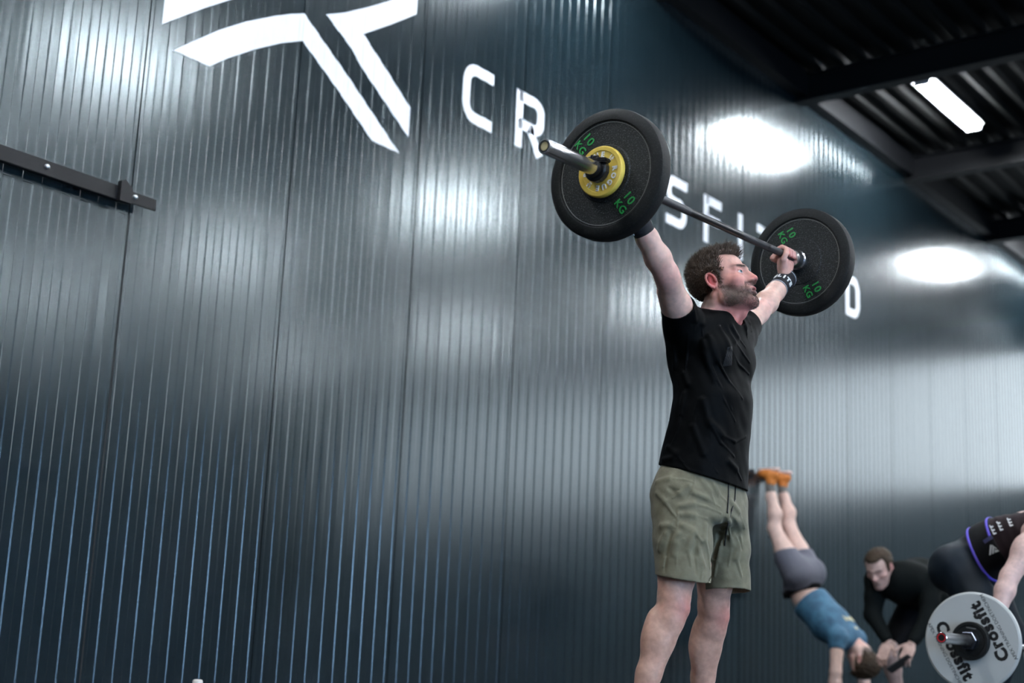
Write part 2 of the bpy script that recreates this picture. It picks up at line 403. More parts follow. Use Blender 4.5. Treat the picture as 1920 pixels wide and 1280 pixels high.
def _kn(m):
    w = nd(m, 'ShaderNodeTexWave', Scale=260.0); mp = coords(m, (1, 1, 1)); lk(m, mp, 0, w, 'Vector')
    b = nd(m, 'ShaderNodeBump', Strength=.4, Distance=.0005); lk(m, w, 'Fac', b, 'Height'); lk(m, b, 0, bsdf(m), 'Normal')
_kn(M['knurl'])
def bumper(mw, z, rot, label, group):                 # 10 kg crumb-rubber plate, outward face at local z
    r = empty('bumper_plate', mw@T((0, 0, z)), label, 'weight plate', group)
    h = .031
    prof = [(.0255, -h), (.045, -h), (.10, -h), (.103, -h+.004), (.180, -h+.004), (.184, -h-.001), (.215, -h-.001), (.2235, -h+.006), (.225, -h+.014),
            (.225, h-.014), (.2235, h-.006), (.215, h+.001), (.184, h+.001), (.180, h-.004), (.103, h-.004), (.10, h), (.045, h), (.0255, h)]
    # face disc and rim are two pieces of different rubber
    smooth(obj('disc', lathe([(.0255, -h), (.097, -h), (.101, -h+.004), (.1835, -h+.0045), (.1835, h-.0045), (.101, h-.004), (.097, h), (.0255, h)], 96, True), M['rubber'], r), 30)
    smooth(obj('rim', lathe([(.1835, -h+.002), (.186, -h-.001), (.213, -h-.001), (.2235, -h+.006), (.225, -h+.014), (.225, h-.014), (.2235, h-.006), (.213, h+.001), (.186, h+.001), (.1835, h-.002)], 96, True), M['rubber_rim'], r), 40)
    smooth(obj('hub', lathe([(.0252, -h-.002), (.033, -h-.002), (.033, h+.002), (.0252, h+.002)], 48, True), M['steel_hub'], r), 30)
    smooth(obj('groove_ring', lathe([(.176, h-.0042), (.1775, h-.0030), (.179, h-.0042), (.1775, h-.0052)], 96, True), M['groove'], r))
    for s in (1, -1):
        for k in (0, 1):
            rr = .137 if k == 0 else -.137
            bm = join(xf(text_bm('10', .044, .0012, .0004, 1.15), T((0, .020, 0))), xf(text_bm('KG', .038, .0012, .0004, 1.1), T((0, -.022, 0))))
            m = RZ(rot)@T((rr if k else rr, 0, h-.0035))
            m = RZ(rot)@T(((-.146 if z > 0 else -.130) if k == 0 else .137, 0, h-.0035))
            if s < 0: m = Matrix.Rotation(PI, 4, 'Y')@RZ(PI-2*0)@m
            obj('weight_mark', bm, M['green'], r, m)
    return r
M['groove'] = mat('groove_dust', (.16, .16, .15), .8)
A = pX(1013, 275, 3.43); B_ = pX(1500, 484, 5.185)
dirv = (B_-A)/np.linalg.norm(B_-A)
A[1] = 2.555+0*A[1]; 
BAR_C = A+(np.array([1, 0, dirv[2]/dirv[0]]))*1.1
FR = bar_frame(A, 2*BAR_C-A)
barbell(FR, 'chrome-sleeved barbell held overhead by the lifter in the black t-shirt', M['black_plastic'], M['brass'], M['shaft'])
g10 = 'black ten kilo bumper plates'
bumper(FR, .692+.033, math.radians(-55), 'large black 10 kg bumper plate nearest the camera, with a yellow plate against it', None)
bumper(FR, -(.692+.033), math.radians(-66), 'large black 10 kg bumper plate on the far end of the lifted bar', None)
def change_plate(mw, z, s, label):
    r = empty('change_plate', mw@T((0, 0, z))@(Matrix.Rotation(PI, 4, 'Y') if s < 0 else Matrix()), label, 'weight plate')
    h = .0125
    smooth(obj('disc', lathe([(.0255, -h), (.082, -h), (.0865, -h+.004), (.088, -h+.009), (.088, h-.006), (.0865, h-.002), (.084, h), (.072, h), (.070, h-.003), (.034, h-.003), (.032, h-.001), (.0255, h-.001)], 80, True), M['yellow'], r), 30)
    def ring_text(s_, a0, a1, rad, size):
        for i, ch in enumerate(s_):
            a = math.radians(a0+(a1-a0)*i/max(1, len(s_)-1))
            m = T((rad*math.cos(a), rad*math.sin(a), h-.0025))@RZ(a-PI/2)
            obj('raised_letter', text_bm(ch, size, .0012, .0009), M['white_print'], r, m)
    ring_text('ROGUE', 2, -100, .057, .025); ring_text('ROGUE', 182, 80, .057, .025)
    for a in (42, 222):
        m = T((.057*math.cos(math.radians(a)), .057*math.sin(math.radians(a)), h-.0025))@RZ(math.radians(a)-PI/2)
        bm = join(xf(text_bm('1.5', .015, .001, .0005), T((0, .005, 0))), xf(text_bm('KG', .0085, .001, .0002), T((0, -.006, 0))))
        obj('weight_mark', bm, M['white_print'], r, m)
    return r
change_plate(FR, .758+.0135, 1, 'small yellow 1.5 kg plate on the near end of the lifted bar')
change_plate(FR, -(.758+.0135), -1, 'small yellow 1.5 kg plate hidden behind the far black bumper plate')
def clamp(mw, z, s, label):
    r = empty('bar_clamp', mw@T((0, 0, z))@(Matrix.Rotation(PI, 4, 'Y') if s < 0 else Matrix()), label, 'clamp')
    smooth(obj('clamp_ring', lathe([(.0253, -.016), (.040, -.016), (.043, -.012), (.043, .008), (.038, .014), (.0253, .016)], 14, True, ph=.3), M['black_plastic'], r), 25)
    smooth(obj('collar_lip', lathe([(.0253, .016), (.031, .016), (.031, .026), (.0253, .026)], 32, True), M['black_plastic'], r), 25)
    lv = bmesh.new(); box(lv, .014, .052, .020, .034, -.004, .030, bev=.004); obj('lever', lv, M['black_plastic'], r, RZ(math.radians(-8)))
    lp = bmesh.new(); box(lp, -.004, .004, .020, .052, .006, .014, bev=.001); obj('latch_bar', lp, M['dark_steel'], r, RZ(math.radians(15)))
    hb = xf(cyl(.008, -.02, .02, 16, .001), Matrix.Rotation(PI/2, 4, 'Y')); obj('hinge', hb, M['black_plastic'], r, T((-.012, .042, .004)))
    obj('hinge_block', bx(-.03, .0, .03, .048, -.012, .012, bev=.003), M['black_plastic'], r)
    return r
clamp(FR, .785+.017, 1, 'black plastic bar clamp with a lever against the near yellow plate')
clamp(FR, -(.785+.017), -1, 'black bar clamp hidden behind the far black bumper plate')

# the second barbell, at the woman's shins
WB_E = pX(1765, 1195, 6.30); WB_C = WB_E+np.array([1.1, 0, 0.0])
FR2 = bar_frame(WB_E, WB_C*2-WB_E)
barbell(FR2, 'barbell with a red sleeve ring held low at the right edge', M['red'], M['black_plastic'], M['chrome'])
def club_plate(z, s, label):
    r = empty('club_plate', FR2@T((0, 0, z))@(Matrix.Rotation(PI, 4, 'Y') if s < 0 else Matrix()), label, 'weight plate', None)
    h = .0135
    smooth(obj('disc', lathe([(.026, -h), (.215, -h), (.2235, -h+.005), (.225, -h+.010), (.225, h-.010), (.2235, h-.005), (.215, h), (.026, h)], 96, True), M['plate_white'], r), 30)
    smooth(obj('hub', lathe([(.0252, -h-.002), (.034, -h-.002), (.034, h+.002), (.0252, h+.002)], 48, True), M['steel_hub'], r), 30)
    for a, off in ((math.radians(118), .122), (math.radians(-62), .122)):
        # baseline runs along the chord; the foot of the letters faces the hub
        m = RZ(a)
        bm = xf(text_bm('Crossfit', .077, .0008, .0040, 1.14), T((0, -off+.026, h)))
        obj('club_name', bm, M['black_print'], r, m)
        bm = xf(text_bm('APEX TRAINING DOETINCHEM', .0235, .0006, 0, 1.0), T((0, -off-.022, h)))
        obj('small_lettering', bm, M['black_print'], r, m)
    return r
club_plate(.692+.0145, 1, 'white weight plate printed with a black club name, lower right of the photo')
club_plate(-(.692+.0145), -1, 'white weight plate on the far end of the second bar, beyond the right edge')
def small_black(z, s, label):
    r = empty('small_plate', FR2@T((0, 0, z))@(Matrix.Rotation(PI, 4, 'Y') if s < 0 else Matrix()), label, 'weight plate')
    h = .016
    smooth(obj('disc', lathe([(.0255, -h), (.082, -h), (.088, -h+.005), (.088, h-.006), (.084, h), (.072, h), (.068, h-.004), (.045, h-.004), (.042, h), (.0255, h)], 72, True), M['rubber_rim'], r), 30)
    obj('weight_mark', bx(-.022, .022, .056, .060, h-.0045, h-.003), M['groove'], r, RZ(math.radians(-8)))
    return r
small_black(.7205+.0165, 1, 'small black rubber plate in the middle of the white club plate')
small_black(-(.7205+.0165), -1, 'small black rubber plate on the far end of the second bar')
def hexnut(z, s, label):
    r = empty('hex_collar', FR2@T((0, 0, z))@(Matrix.Rotation(PI, 4, 'Y') if s < 0 else Matrix()), label, 'clamp')
    obj('nut', lathe([(.0254, -.015), (.042, -.015), (.045, -.012), (.045, .009), (.040, .015), (.0254, .015)], 6, True), M['dark_steel'], r)
    smooth(obj('washer', lathe([(.0253, .015), (.034, .015), (.034, .020), (.0253, .020)], 32, True), M['black_plastic'], r), 30)
hexnut(.754+.0155, 1, 'dark steel hexagonal collar locking the small black plate on the second bar')
hexnut(-(.754+.0155), -1, 'dark steel collar on the far end of the second bar, out of the photo')

# drinking bottle whose cap just shows at the bottom edge
bp = pY(371, 1273, 5.0)
def bottle():
    r = empty('drinking_bottle', T((bp[0], bp[1], 0)), 'bottle with a pale rounded cap just showing at the bottom edge', 'bottle')
    zt = float(bp[2])
    smooth(obj('bottle_body', lathe([(0, 0), (.030, 0), (.034, .006), (.034, zt-.05), (.028, zt-.036), (.0, zt-.036)], 40), M['bottle'], r), 40)
    smooth(obj('cap', lathe([(0, zt-.036), (.022, zt-.036), (.0225, zt-.010), (.020, zt-.003), (.012, zt), (0, zt)], 40), M['cap'], r), 50)
M['bottle'] = mat('bottle_black', (.02, .02, .022), .3); M['cap'] = mat('cap_cream', (.75, .68, .62), .4)
bottle()
# ------------------------------------------------------------------ sculpting kit: smooth-blended distance fields, meshed on a sparse grid
def V3(*a): return np.array(a if len(a) > 1 else a[0], dtype=np.float64)
class Field:
    def __init__(s): s.ops = []; s.tf = None
    def add(s, fn, c, r, k=.01, op='u'): s.ops.append((op, k, fn, V3(c), float(r))); return s
    def cone(s, a, b, ra, rb, k=.015, op='u'):
        a, b = V3(a), V3(b); ab = b-a; L2 = max(1e-9, ab@ab)
        def fn(P):
            t = np.clip(((P-a)@ab)/L2, 0, 1)
            return np.linalg.norm(P-(a+t[:, None]*ab), axis=1)-(ra+(rb-ra)*t)
        return s.add(fn, (a+b)/2, math.sqrt(L2)/2+max(ra, rb), k, op)
    def chain(s, pts, rs, k=.015, op='u', ins=None):
        for i in range(len(pts)-1): s.cone(pts[i], pts[i+1], rs[i], rs[i+1], k if i == 0 or ins is None else ins, op)
        return s
    def ell(s, c, r, R=None, k=.015, op='u'):
        c = V3(c); r = V3(r); Rm = np.eye(3) if R is None else np.array(R)   # rows = local axes
        def fn(P):
            q = (P-c)@Rm.T; k0 = np.linalg.norm(q/r, axis=1); k1 = np.linalg.norm(q/(r*r), axis=1)
            return k0*(k0-1)/np.maximum(k1, 1e-9)
        return s.add(fn, c, r.max(), k, op)
    def loft(s, rows, k=.02, op='u', ax=None, n=2.0, cap=.02, smooth=True, grow=0.0):
        # rows: (centre, a, b) along the axis; ax = (x dir, y dir, axis dir)
        ax = np.array(ax if ax is not None else np.eye(3), float)
        o = V3(rows[0][0]); T_ = np.array([(V3(r[0])-o)@ax[2] for r in rows]); order = np.argsort(T_); T_ = T_[order]
        dat = np.array([[(V3(r[0])-o)@ax[0], (V3(r[0])-o)@ax[1], r[1]+grow, r[2]+grow] for r in rows])[order]
        tt = np.linspace(T_[0], T_[-1], 200)
        D = np.array([np.interp(tt, T_, dat[:, j]) for j in range(4)])
        if smooth:
            w = max(3, int(200/len(rows)*.55))|1; ker = np.hanning(w+2)[1:-1]; ker /= ker.sum()
            Dp = np.pad(D, ((0, 0), (w//2, w//2)), mode='reflect', reflect_type='odd'); D = np.array([np.convolve(x, ker, 'valid') for x in Dp])
        h0, h1 = T_[0], T_[-1]
        def fn(P):
            q = P-o; t = q@ax[2]; x = q@ax[0]-np.interp(t, tt, D[0]); y = q@ax[1]-np.interp(t, tt, D[1])
            a = np.interp(t, tt, D[2]); b = np.interp(t, tt, D[3])
            rho = (np.abs(x/a)**n+np.abs(y/b)**n)**(1/n); ln = np.hypot(x, y)
            d = np.where(rho > .2, (rho-1)*ln/np.maximum(rho, 1e-6), -np.minimum(a, b)*.8)
            e = np.maximum(h0-t, t-h1)
            hh = np.clip(.5+.5*(d-e)/cap, 0, 1)   # rounded cap
            return e+(d-e)*hh+cap*hh*(1-hh)
        c = (V3(rows[0][0])+V3(rows[-1][0]))/2; r = max(np.linalg.norm(V3(x[0])-c)+max(x[1], x[2])+grow for x in rows)
        return s.add(fn, c, r, k, op)
    def plane(s, p, nrm, k=.004):              # keep the side the normal points away from
        p = V3(p); nrm = V3(nrm)/np.linalg.norm(nrm)
        return s.add(lambda P: (P-p)@nrm, p, 1e9, k, 'i')
    def sub(s, f, k=.003):  return s.add(f.ev if isinstance(f, Field) else f, (0, 0, 0), 1e9, k, 's')
    def uni(s, f, k=.003):  return s.add(f.ev, (0, 0, 0), 1e9, k, 'u')
    def shell(s, t): s.ops.append(('shell', t, None, V3(0, 0, 0), 1e9)); return s
    def disp(s, fn): s.ops.append(('d', 0, fn, V3(0, 0, 0), 1e9)); return s
    def ev(s, P, bc=None, br=None):
        d = np.full(len(P), 1e3)
        for op, k, fn, c, r in s.ops:
            if bc is not None and op in 'us' and r < 1e8 and np.linalg.norm(c-bc)-r > br+k+.025+.25*r: continue
            if op == 'd': d = d+fn(P); continue
            if op == 'shell': d = _smax(d, -(d+k), .0015); continue
            e = fn(P) if not (hasattr(fn, '__self__') and isinstance(fn.__self__, Field)) else fn.__self__.ev(P, bc, br)
            if op == 'u':
                h = np.clip(.5+.5*(d-e)/k, 0, 1); d = d+(e-d)*h-k*h*(1-h)
            elif op == 's':
                h = np.clip(.5-.5*(d+e)/k, 0, 1); d = d+(-e-d)*h+k*h*(1-h)
            else:
                h = np.clip(.5-.5*(d-e)/k, 0, 1); d = _smax(d, e, k)
        return d
def _smax(a, b, k):
    h = np.clip(.5+.5*(a-b)/k, 0, 1); return b+(a-b)*h+k*h*(1-h)
def mesh_field(f, lo, hi, vs, name='m', coarse=8, slack=1.0):
    """sparse surface nets: blocks of coarse^3 cells near the surface only"""
    lo = V3(lo); hi = V3(hi); nb = np.ceil((hi-lo)/(vs*coarse)).astype(int)
    g = np.stack(np.meshgrid(*[np.arange(n) for n in nb], indexing='ij'), -1).reshape(-1, 3)
    cen = lo+(g+.5)*vs*coarse; d = np.empty(len(cen))
    CH = 6
    cg = g//CH; key = (cg[:, 0]*4096+cg[:, 1])*4096+cg[:, 2]; order = np.argsort(key); ks, st = np.unique(key[order], return_index=True)
    for i, s0 in enumerate(st):
        idx = order[s0: st[i+1] if i+1 < len(st) else None]; P = cen[idx]; bc = P.mean(0)
        d[idx] = f.ev(P, bc, np.linalg.norm(P-bc, axis=1).max()+vs*coarse*4)
    br = vs*coarse*math.sqrt(3)/2
    act = g[np.abs(d) < br*slack+vs*1.5+br*.6]
    n1 = coarse+1; lg = np.stack(np.meshgrid(*[np.arange(n1)]*3, indexing='ij'), -1).reshape(-1, 3)
    VK, VP, FQ = [], [], []; BIG = 1 << 20
    def kk(c): return (c[..., 0]*BIG+c[..., 1])*BIG+c[..., 2]
    ed = [((i, j, k), ax) for ax in range(3) for i in (0, 1) for j in (0, 1) for k in (0, 1) if (i, j, k)[ax] == 0]
    for b in act:
        base = b*coarse; P = lo+(base+lg)*vs
        D = f.ev(P, P.mean(0), br).reshape(n1, n1, n1)
        D = np.where(D == 0, 1e-7, D)
        neg = D < 0
        if neg.all() or (not neg.any()): continue
        acc = np.zeros((coarse,)*3+(3,)); cnt = np.zeros((coarse,)*3)
        for (i, j, k), ax in ed:
            a = D[i:i+coarse, j:j+coarse, k:k+coarse]; o = [i, j, k]; o[ax] = 1
            c = D[o[0]:o[0]+coarse, o[1]:o[1]+coarse, o[2]:o[2]+coarse]
            m = (a < 0) != (c < 0); t = np.where(m, a/np.where(m, a-c, 1), 0)
            v = np.zeros((coarse,)*3+(3,)); v[..., 0] = i; v[..., 1] = j; v[..., 2] = k; v[..., ax] = t
            acc += v*m[..., None]; cnt += m
        ii = np.argwhere(cnt > 0)
        if len(ii) == 0: continue
        pos = acc[ii[:, 0], ii[:, 1], ii[:, 2]]/cnt[ii[:, 0], ii[:, 1], ii[:, 2]][:, None]
        VK.append(kk(base+ii)); VP.append(lo+(base+ii+pos)*vs)
        for ax in range(3):
            sl0 = [slice(0, coarse)]*3; sl1 = list(sl0); sl1[ax] = slice(1, coarse+1)
            a = D[tuple(sl0)]; c = D[tuple(sl1)]; m = (a < 0) != (c < 0); e = np.argwhere(m)
            if len(e) == 0: continue
            u, v = [(1, 2), (2, 0), (0, 1)][ax]; U = np.zeros(3, int); U[u] = 1; Vv = np.zeros(3, int); Vv[v] = 1
            E = base+e; q = np.stack([kk(E-U-Vv), kk(E-Vv), kk(E), kk(E-U)], 1)
            flip = a[e[:, 0], e[:, 1], e[:, 2]] > 0; q[flip] = q[flip][:, ::-1]; FQ.append(q)
    VK = np.concatenate(VK); VP = np.concatenate(VP); FQ = np.concatenate(FQ)
    o = np.argsort(VK); VK = VK[o]; VP = VP[o]
    ix = np.searchsorted(VK, FQ); ix = np.clip(ix, 0, len(VK)-1); ok = (VK[ix] == FQ).all(1); ix = ix[ok]
    return VP, ix
def relax(VP, Q, it=1, lam=.5):
    for _ in range(it):
        s = np.zeros_like(VP); c = np.zeros(len(VP))
        for a, b in ((0, 1), (1, 2), (2, 3), (3, 0)):
            np.add.at(s, Q[:, a], VP[Q[:, b]]); np.add.at(s, Q[:, b], VP[Q[:, a]]); np.add.at(c, Q[:, a], 1); np.add.at(c, Q[:, b], 1)
        VP = VP+lam*(s/np.maximum(c, 1)[:, None]-VP)
    return VP
def to_mesh(name, VP, Q, colfn=None):
    me = bpy.data.meshes.new(name); me.vertices.add(len(VP)); me.vertices.foreach_set('co', VP.astype(np.float32).ravel())
    me.loops.add(len(Q)*4); me.loops.foreach_set('vertex_index', Q.astype(np.int32).ravel())
    me.polygons.add(len(Q)); me.polygons.foreach_set('loop_start', np.arange(0, len(Q)*4, 4, dtype=np.int32))
    me.update(calc_edges=True); me.polygons.foreach_set('use_smooth', np.ones(len(Q), bool))
    if colfn is not None:
        at = me.color_attributes.new('tint', 'FLOAT_COLOR', 'POINT'); at.data.foreach_set('color', np.hstack([colfn(VP), np.ones((len(VP), 1))]).astype(np.float32).ravel())
    return me
def sculpt(name, parts, m, parent, colfn=None, rel=1):
    """parts: list of (field, lo, hi, voxel) merged in ONE mesh"""
    VPs, Qs, n = [], [], 0
    for f, lo, hi, vs in parts:
        VP, Q = mesh_field(f, lo, hi, vs); VP = relax(VP, Q, rel); VPs.append(VP); Qs.append(Q+n); n += len(VP)
    return obj(name, to_mesh(name, np.concatenate(VPs), np.concatenate(Qs), colfn), m, parent)
def raymarch(f, x, y, t0=3.5, t1=14, X=None):          # first surface point under a photo pixel (to seat folds and seams on the body)
    v = ray(x, y); v = v/np.linalg.norm(v); o = V3(0, 0, CAM_H); t = t0
    for _ in range(200):
        p = o+v*t; d = float(f.ev(p[None])[0])
        if d < .0008: return p
        t += max(.0008, d*.7)
        if t > t1: return None
    return o+v*t
def tintmat(name, rough=.5, sss=0, bump=(300, .25, .0006), spec=.45, sheen=0):
    m = mat(name, (.5, .4, .35), rough, 0, spec, sss=sss, sheen=sheen)
    a = nd(m, 'ShaderNodeVertexColor', layer_name='tint')
    mp = coords(m, (1, 1, 1)); n = nd(m, 'ShaderNodeTexNoise', Scale=55.0, Detail=5); lk(m, mp, 0, n, 'Vector')
    mr = nd(m, 'ShaderNodeMapRange'); mr.inputs['From Min'].default_value = .3; mr.inputs['From Max'].default_value = .7; mr.inputs['To Min'].default_value = .86; mr.inputs['To Max'].default_value = 1.1
    lk(m, n, 'Fac', mr, 'Value')
    mx = nd(m, 'ShaderNodeVectorMath', operation='SCALE'); lk(m, a, 'Color', mx, 0); lk(m, mr, 0, mx, 'Scale'); lk(m, mx, 0, bsdf(m), 'Base Color')
    noise_bump(m, *bump); return m
def wob(P, s, seed=0):                                   # cheap smooth pseudo-noise in -1..1
    q = P*s; return (np.sin(q[:, 0]*1.7+q[:, 1]*2.3+seed)+np.sin(q[:, 1]*1.9-q[:, 2]*2.1+seed*1.7+1)+np.sin(q[:, 2]*2.6+q[:, 0]*1.3+seed*.6+2)+np.sin(q[:, 0]*3.1-q[:, 1]*2.7+q[:, 2]*1.9+seed))/4
def frame(fwd, up):                                      # rows: right, forward, up
    f = V3(fwd)/np.linalg.norm(fwd); r = np.cross(f, V3(up)); r /= np.linalg.norm(r); u = np.cross(r, f); return np.array([r, f, u])

# ---------- a head in its own frame (x right, y forward, z up; origin between the ears)
class Head:
    def __init__(s, c, R, sc=1.0): s.c = V3(c); s.R = np.array(R); s.sc = sc
    def w(s, p): return s.c+(V3(p)*s.sc)@s.R
    def loc(s, P): return ((P-s.c)@s.R.T)/s.sc
    def build(s, f, beard=0.0, mouth=1.0, ears=True, fine=True):
        sc, w, R = s.sc, s.w, s.R
        E = lambda c, r, k=.012, op='u', Rl=None: f.ell(w(c), V3(r)*sc, R if Rl is None else Rl@R, k*sc, op)
        K = lambda a, b, ra, rb, k=.01, op='u': f.cone(w(a), w(b), ra*sc, rb*sc, k*sc, op)
        E((0, -.022, .040), (.076, .092, .078), .01)          # braincase
        E((0, .018, .045), (.066, .070, .062), .03)           # forehead
        E((0, .030, -.012), (.062, .062, .058), .03)          # mid face
        E((0, .040, -.062), (.048, .050, .046), .03)          # muzzle / lower face
        for x in (-1, 1):
            K((x*.060, -.004, -.030), (x*.052, .006, -.072), .014, .015, .03)   # ramus
            K((x*.052, .006, -.072), (x*.018, .076, -.102), .017, .015, .03)    # jaw
            E((x*.046, .058, -.020), (.022, .022, .016), .02)                    # cheekbone
            K((x*.010, .090, .025), (x*.044, .070, .024), .0115, .012, .012)     # brow
        E((0, .076, -.099), (.021, .018, .018), .02)          # chin
        if fine:
            for x in (-1, 1):
                E((x*.031, .098, .004), (.0175, .017, .0125), .010, 's')          # socket
        E((0, .086, -.026), (.020, .022, .018), .012)
        K((0, .088, .020), (0, .112, -.022), .0075, .0098, .012)                  # nose bridge
        E((0, .112, -.028), (.0108, .0108, .0090), .008)
        for x in (-1, 1):
            E((x*.0115, .101, -.033), (.0085, .0115, .0080), .006)
            if fine: E((x*.0065, .1050, -.0425), (.0035, .0055, .0035), .0025, 's')
        E((0, .086, -.060), (.026, .013, .013), .015)         # mouth mound
        if fine:
            for x in (-1, 1):
                E((x*.031, .0745, .005), (.0155, .0152, .0138), .004)             # lidded ball
                K((x*.0220, .0915, .0040), (x*.0440, .0835, .0050), .0056, .0056, .0008, 's')     # lid opening
                K((x*.018, .0875, .0128), (x*.044, .0800, .0118), .0022, .0022, .004)   # fold of the upper lid

        if fine:
            E((0, .0975, -.0575), (.0215, .0075, .0048), .005)    # upper lip
            E((0, .0945, -.0745*1.0), (.0190, .0085, .0062), .005)  # lower lip
            E((0, .1010, -.0655), (.0165, .0170, .0016+.0030*mouth), .003, 's')
            E((0, .092, -.088), (.016, .006, .004), .008, 's')    # crease over the chin
        if ears:
            for x in (-1, 1):
                c0 = V3(x*.078, -.012, .000)
                # rim runs from the lobe round the back to the front top
                rim = []
                for k in range(13):
                    a = math.radians(-110-k*20)                  # lobe -> back -> top -> front
                    ey, ez = .0150*math.cos(a), .0285*math.sin(a)
                    rim.append(w(c0+V3(x*(.003+.35*max(0, -ey)), ey-.18*ez, ez)))
                f.chain(rim, [.0048*sc]*2+[.0040*sc]*11, .003*sc)
                Re = np.array([(1, 0, 0), (0, 1, 0), (0, 0, 1)], float)
                E(c0+V3(-x*.002, 0, 0), (.0050, .0140, .026), .006)
                E(c0+V3(x*.006, .003, -.002), (.0055, .0075, .0125), .004, 's')
                E(c0+V3(x*.002, .014, -.003), (.004, .005, .008), .006)
        return s
    def skin(s, P, base, beard=0.0, ruddy=.0, lips=True, hairline=True):
        q = s.loc(P); col = np.tile(V3(base), (len(P), 1))
        def g(c, r, p=2): return np.exp(-(((q-V3(c))/V3(r))**2).sum(1))
        for x in (-1, 1): col *= 1-ruddy*.30*(g((x*.05, .065, -.020), (.045, .05, .045)))[:, None]*V3(.15, 1, .9)
        col *= 1-ruddy*.5*g((0, .118, -.03), (.02, .02, .02))[:, None]*V3(.15, 1, .9)
        for x in (-1, 1): col *= 1-ruddy*.9*g((x*.082, -.014, 0), (.014, .03, .04))[:, None]*V3(.2, .9, .8)
        col *= 1-ruddy*.45*(1/(1+np.exp((q[:, 2]+.10)/.012)))[:, None]*V3(.2, 1, .85)
        if lips:
            for c, r in (((0, .106, -.0575), (.021, .012, .0048)), ((0, .104, -.0740), (.019, .012, .0058))): col *= 1-.55*np.clip(g(c, r)*1.5, 0, 1)[:, None]*V3(.3, .9, .75)
            col *= 1-.92*np.clip(g((0, .096, -.0655), (.0165, .016, .0045))*1.3, 0, 1)[:, None]
        for x in (-1, 1):
            col *= 1-.85*np.clip(g((x*.032, .085, .0275), (.024, .03, .0052))*1.6, 0, 1)[:, None]          # eyebrow
            col *= 1-.35*np.clip(g((x*.031, .088, .011), (.017, .012, .004)), 0, 1)[:, None]*V3(.6, 1, 1)
            col *= 1-.6*np.clip(g((x*.0065, .106, -.041), (.0045, .007, .0045))*1.3, 0, 1)[:, None]
            col *= 1-.75*np.clip(g((x*.083, -.008, -.002), (.010, .008, .011)), 0, 1)[:, None]
        if beard:
            b = s.beardmask(q-V3(0, 0, .010))
            col = col*(1-beard*b)[:, None]+V3(.036, .022, .016)*(beard*b)[:, None]
        if hairline:
            h = s.hairmask(q); col = col*(1-.85*h)[:, None]+V3(.03, .022, .017)*(.85*h)[:, None]
        return np.clip(col, 0, 1)
    def beardmask(s, q):
        g = lambda c, r: np.exp(-(((q-V3(c))/V3(r))**2).sum(1))
        sg = lambda v, w: 1/(1+np.exp(-np.clip(v/w, -40, 40)))
        x, y, z = np.abs(q[:, 0]), q[:, 1], q[:, 2]
        line = -.058+.62*np.clip(.062-y, 0, .07)                      # cheek line climbing towards the ear
        low = sg(line-z, .007); must = np.exp(-((z+.0475)/.0065)**2)*(x < .034)*(y > .07)
        lip = 1-np.clip(g((0, .104, -.0655), (.024, .022, .0125))*2.2, 0, 1)
        neck = .25+.75*sg(z+.112, .008)
        return np.clip(low*neck*sg(y-.008, .005)+must*.75, 0, 1)*lip
    def hairmask(s, q):
        x, y, z = np.abs(q[:, 0]), q[:, 1], q[:, 2]
        sg = lambda v, w=.004: 1/(1+np.exp(-np.clip(v/w, -40, 40)))
        front = sg(z-(.080+.25*np.clip(x-.03, 0, .03)))
        yb = .030-.25*np.clip(.02-z, 0, .05)                       # temple, then the sideburn in front of the ear
        side = sg(yb-y)*sg(z+.026); back = sg(-.034-y)*sg(z+.088)
        ear = np.exp(-np.clip(((y+.012)/.019)**2+((z+.002)/.033)**2, 0, 40)**2)*(x > .060)
        return np.clip(np.maximum(front, np.maximum(side, back)), 0, 1)*(1-np.clip(ear*1.5, 0, 1))
    def eyes(s, parent, look=(0, 1, 0), inv=Matrix()):
        for x in (-1, 1):
            c = s.w((x*.031, .0752, .005)); r = .0130*s.sc
            lk_ = V3(look)/np.linalg.norm(look); f = (lk_@s.R); a = np.cross(f, s.R[2]); a /= np.linalg.norm(a); u = np.cross(a, f)
            mw = Matrix(((a[0], u[0], f[0], c[0]), (a[1], u[1], f[1], c[1]), (a[2], u[2], f[2], c[2]), (0, 0, 0, 1)))
            prof = [(0, -r)]+[(r*math.sin(math.radians(t)), -r*math.cos(math.radians(t))) for t in range(15, 150, 15)]
            bm = lathe(prof+[(r*.48, r*.877)], 28); e = smooth(obj('eyeball', bm, M['eye_white'], parent, inv@mw), 80)
            bm = lathe([(r*.48, r*.877), (r*.40, r*.93), (r*.2, r*.975)], 28); smooth(obj('iris', bm, M['iris'], e), 80)
            bm = lathe([(r*.2, r*.975), (0, r*1.0)], 28); smooth(obj('pupil', bm, M['pupil'], e), 80)
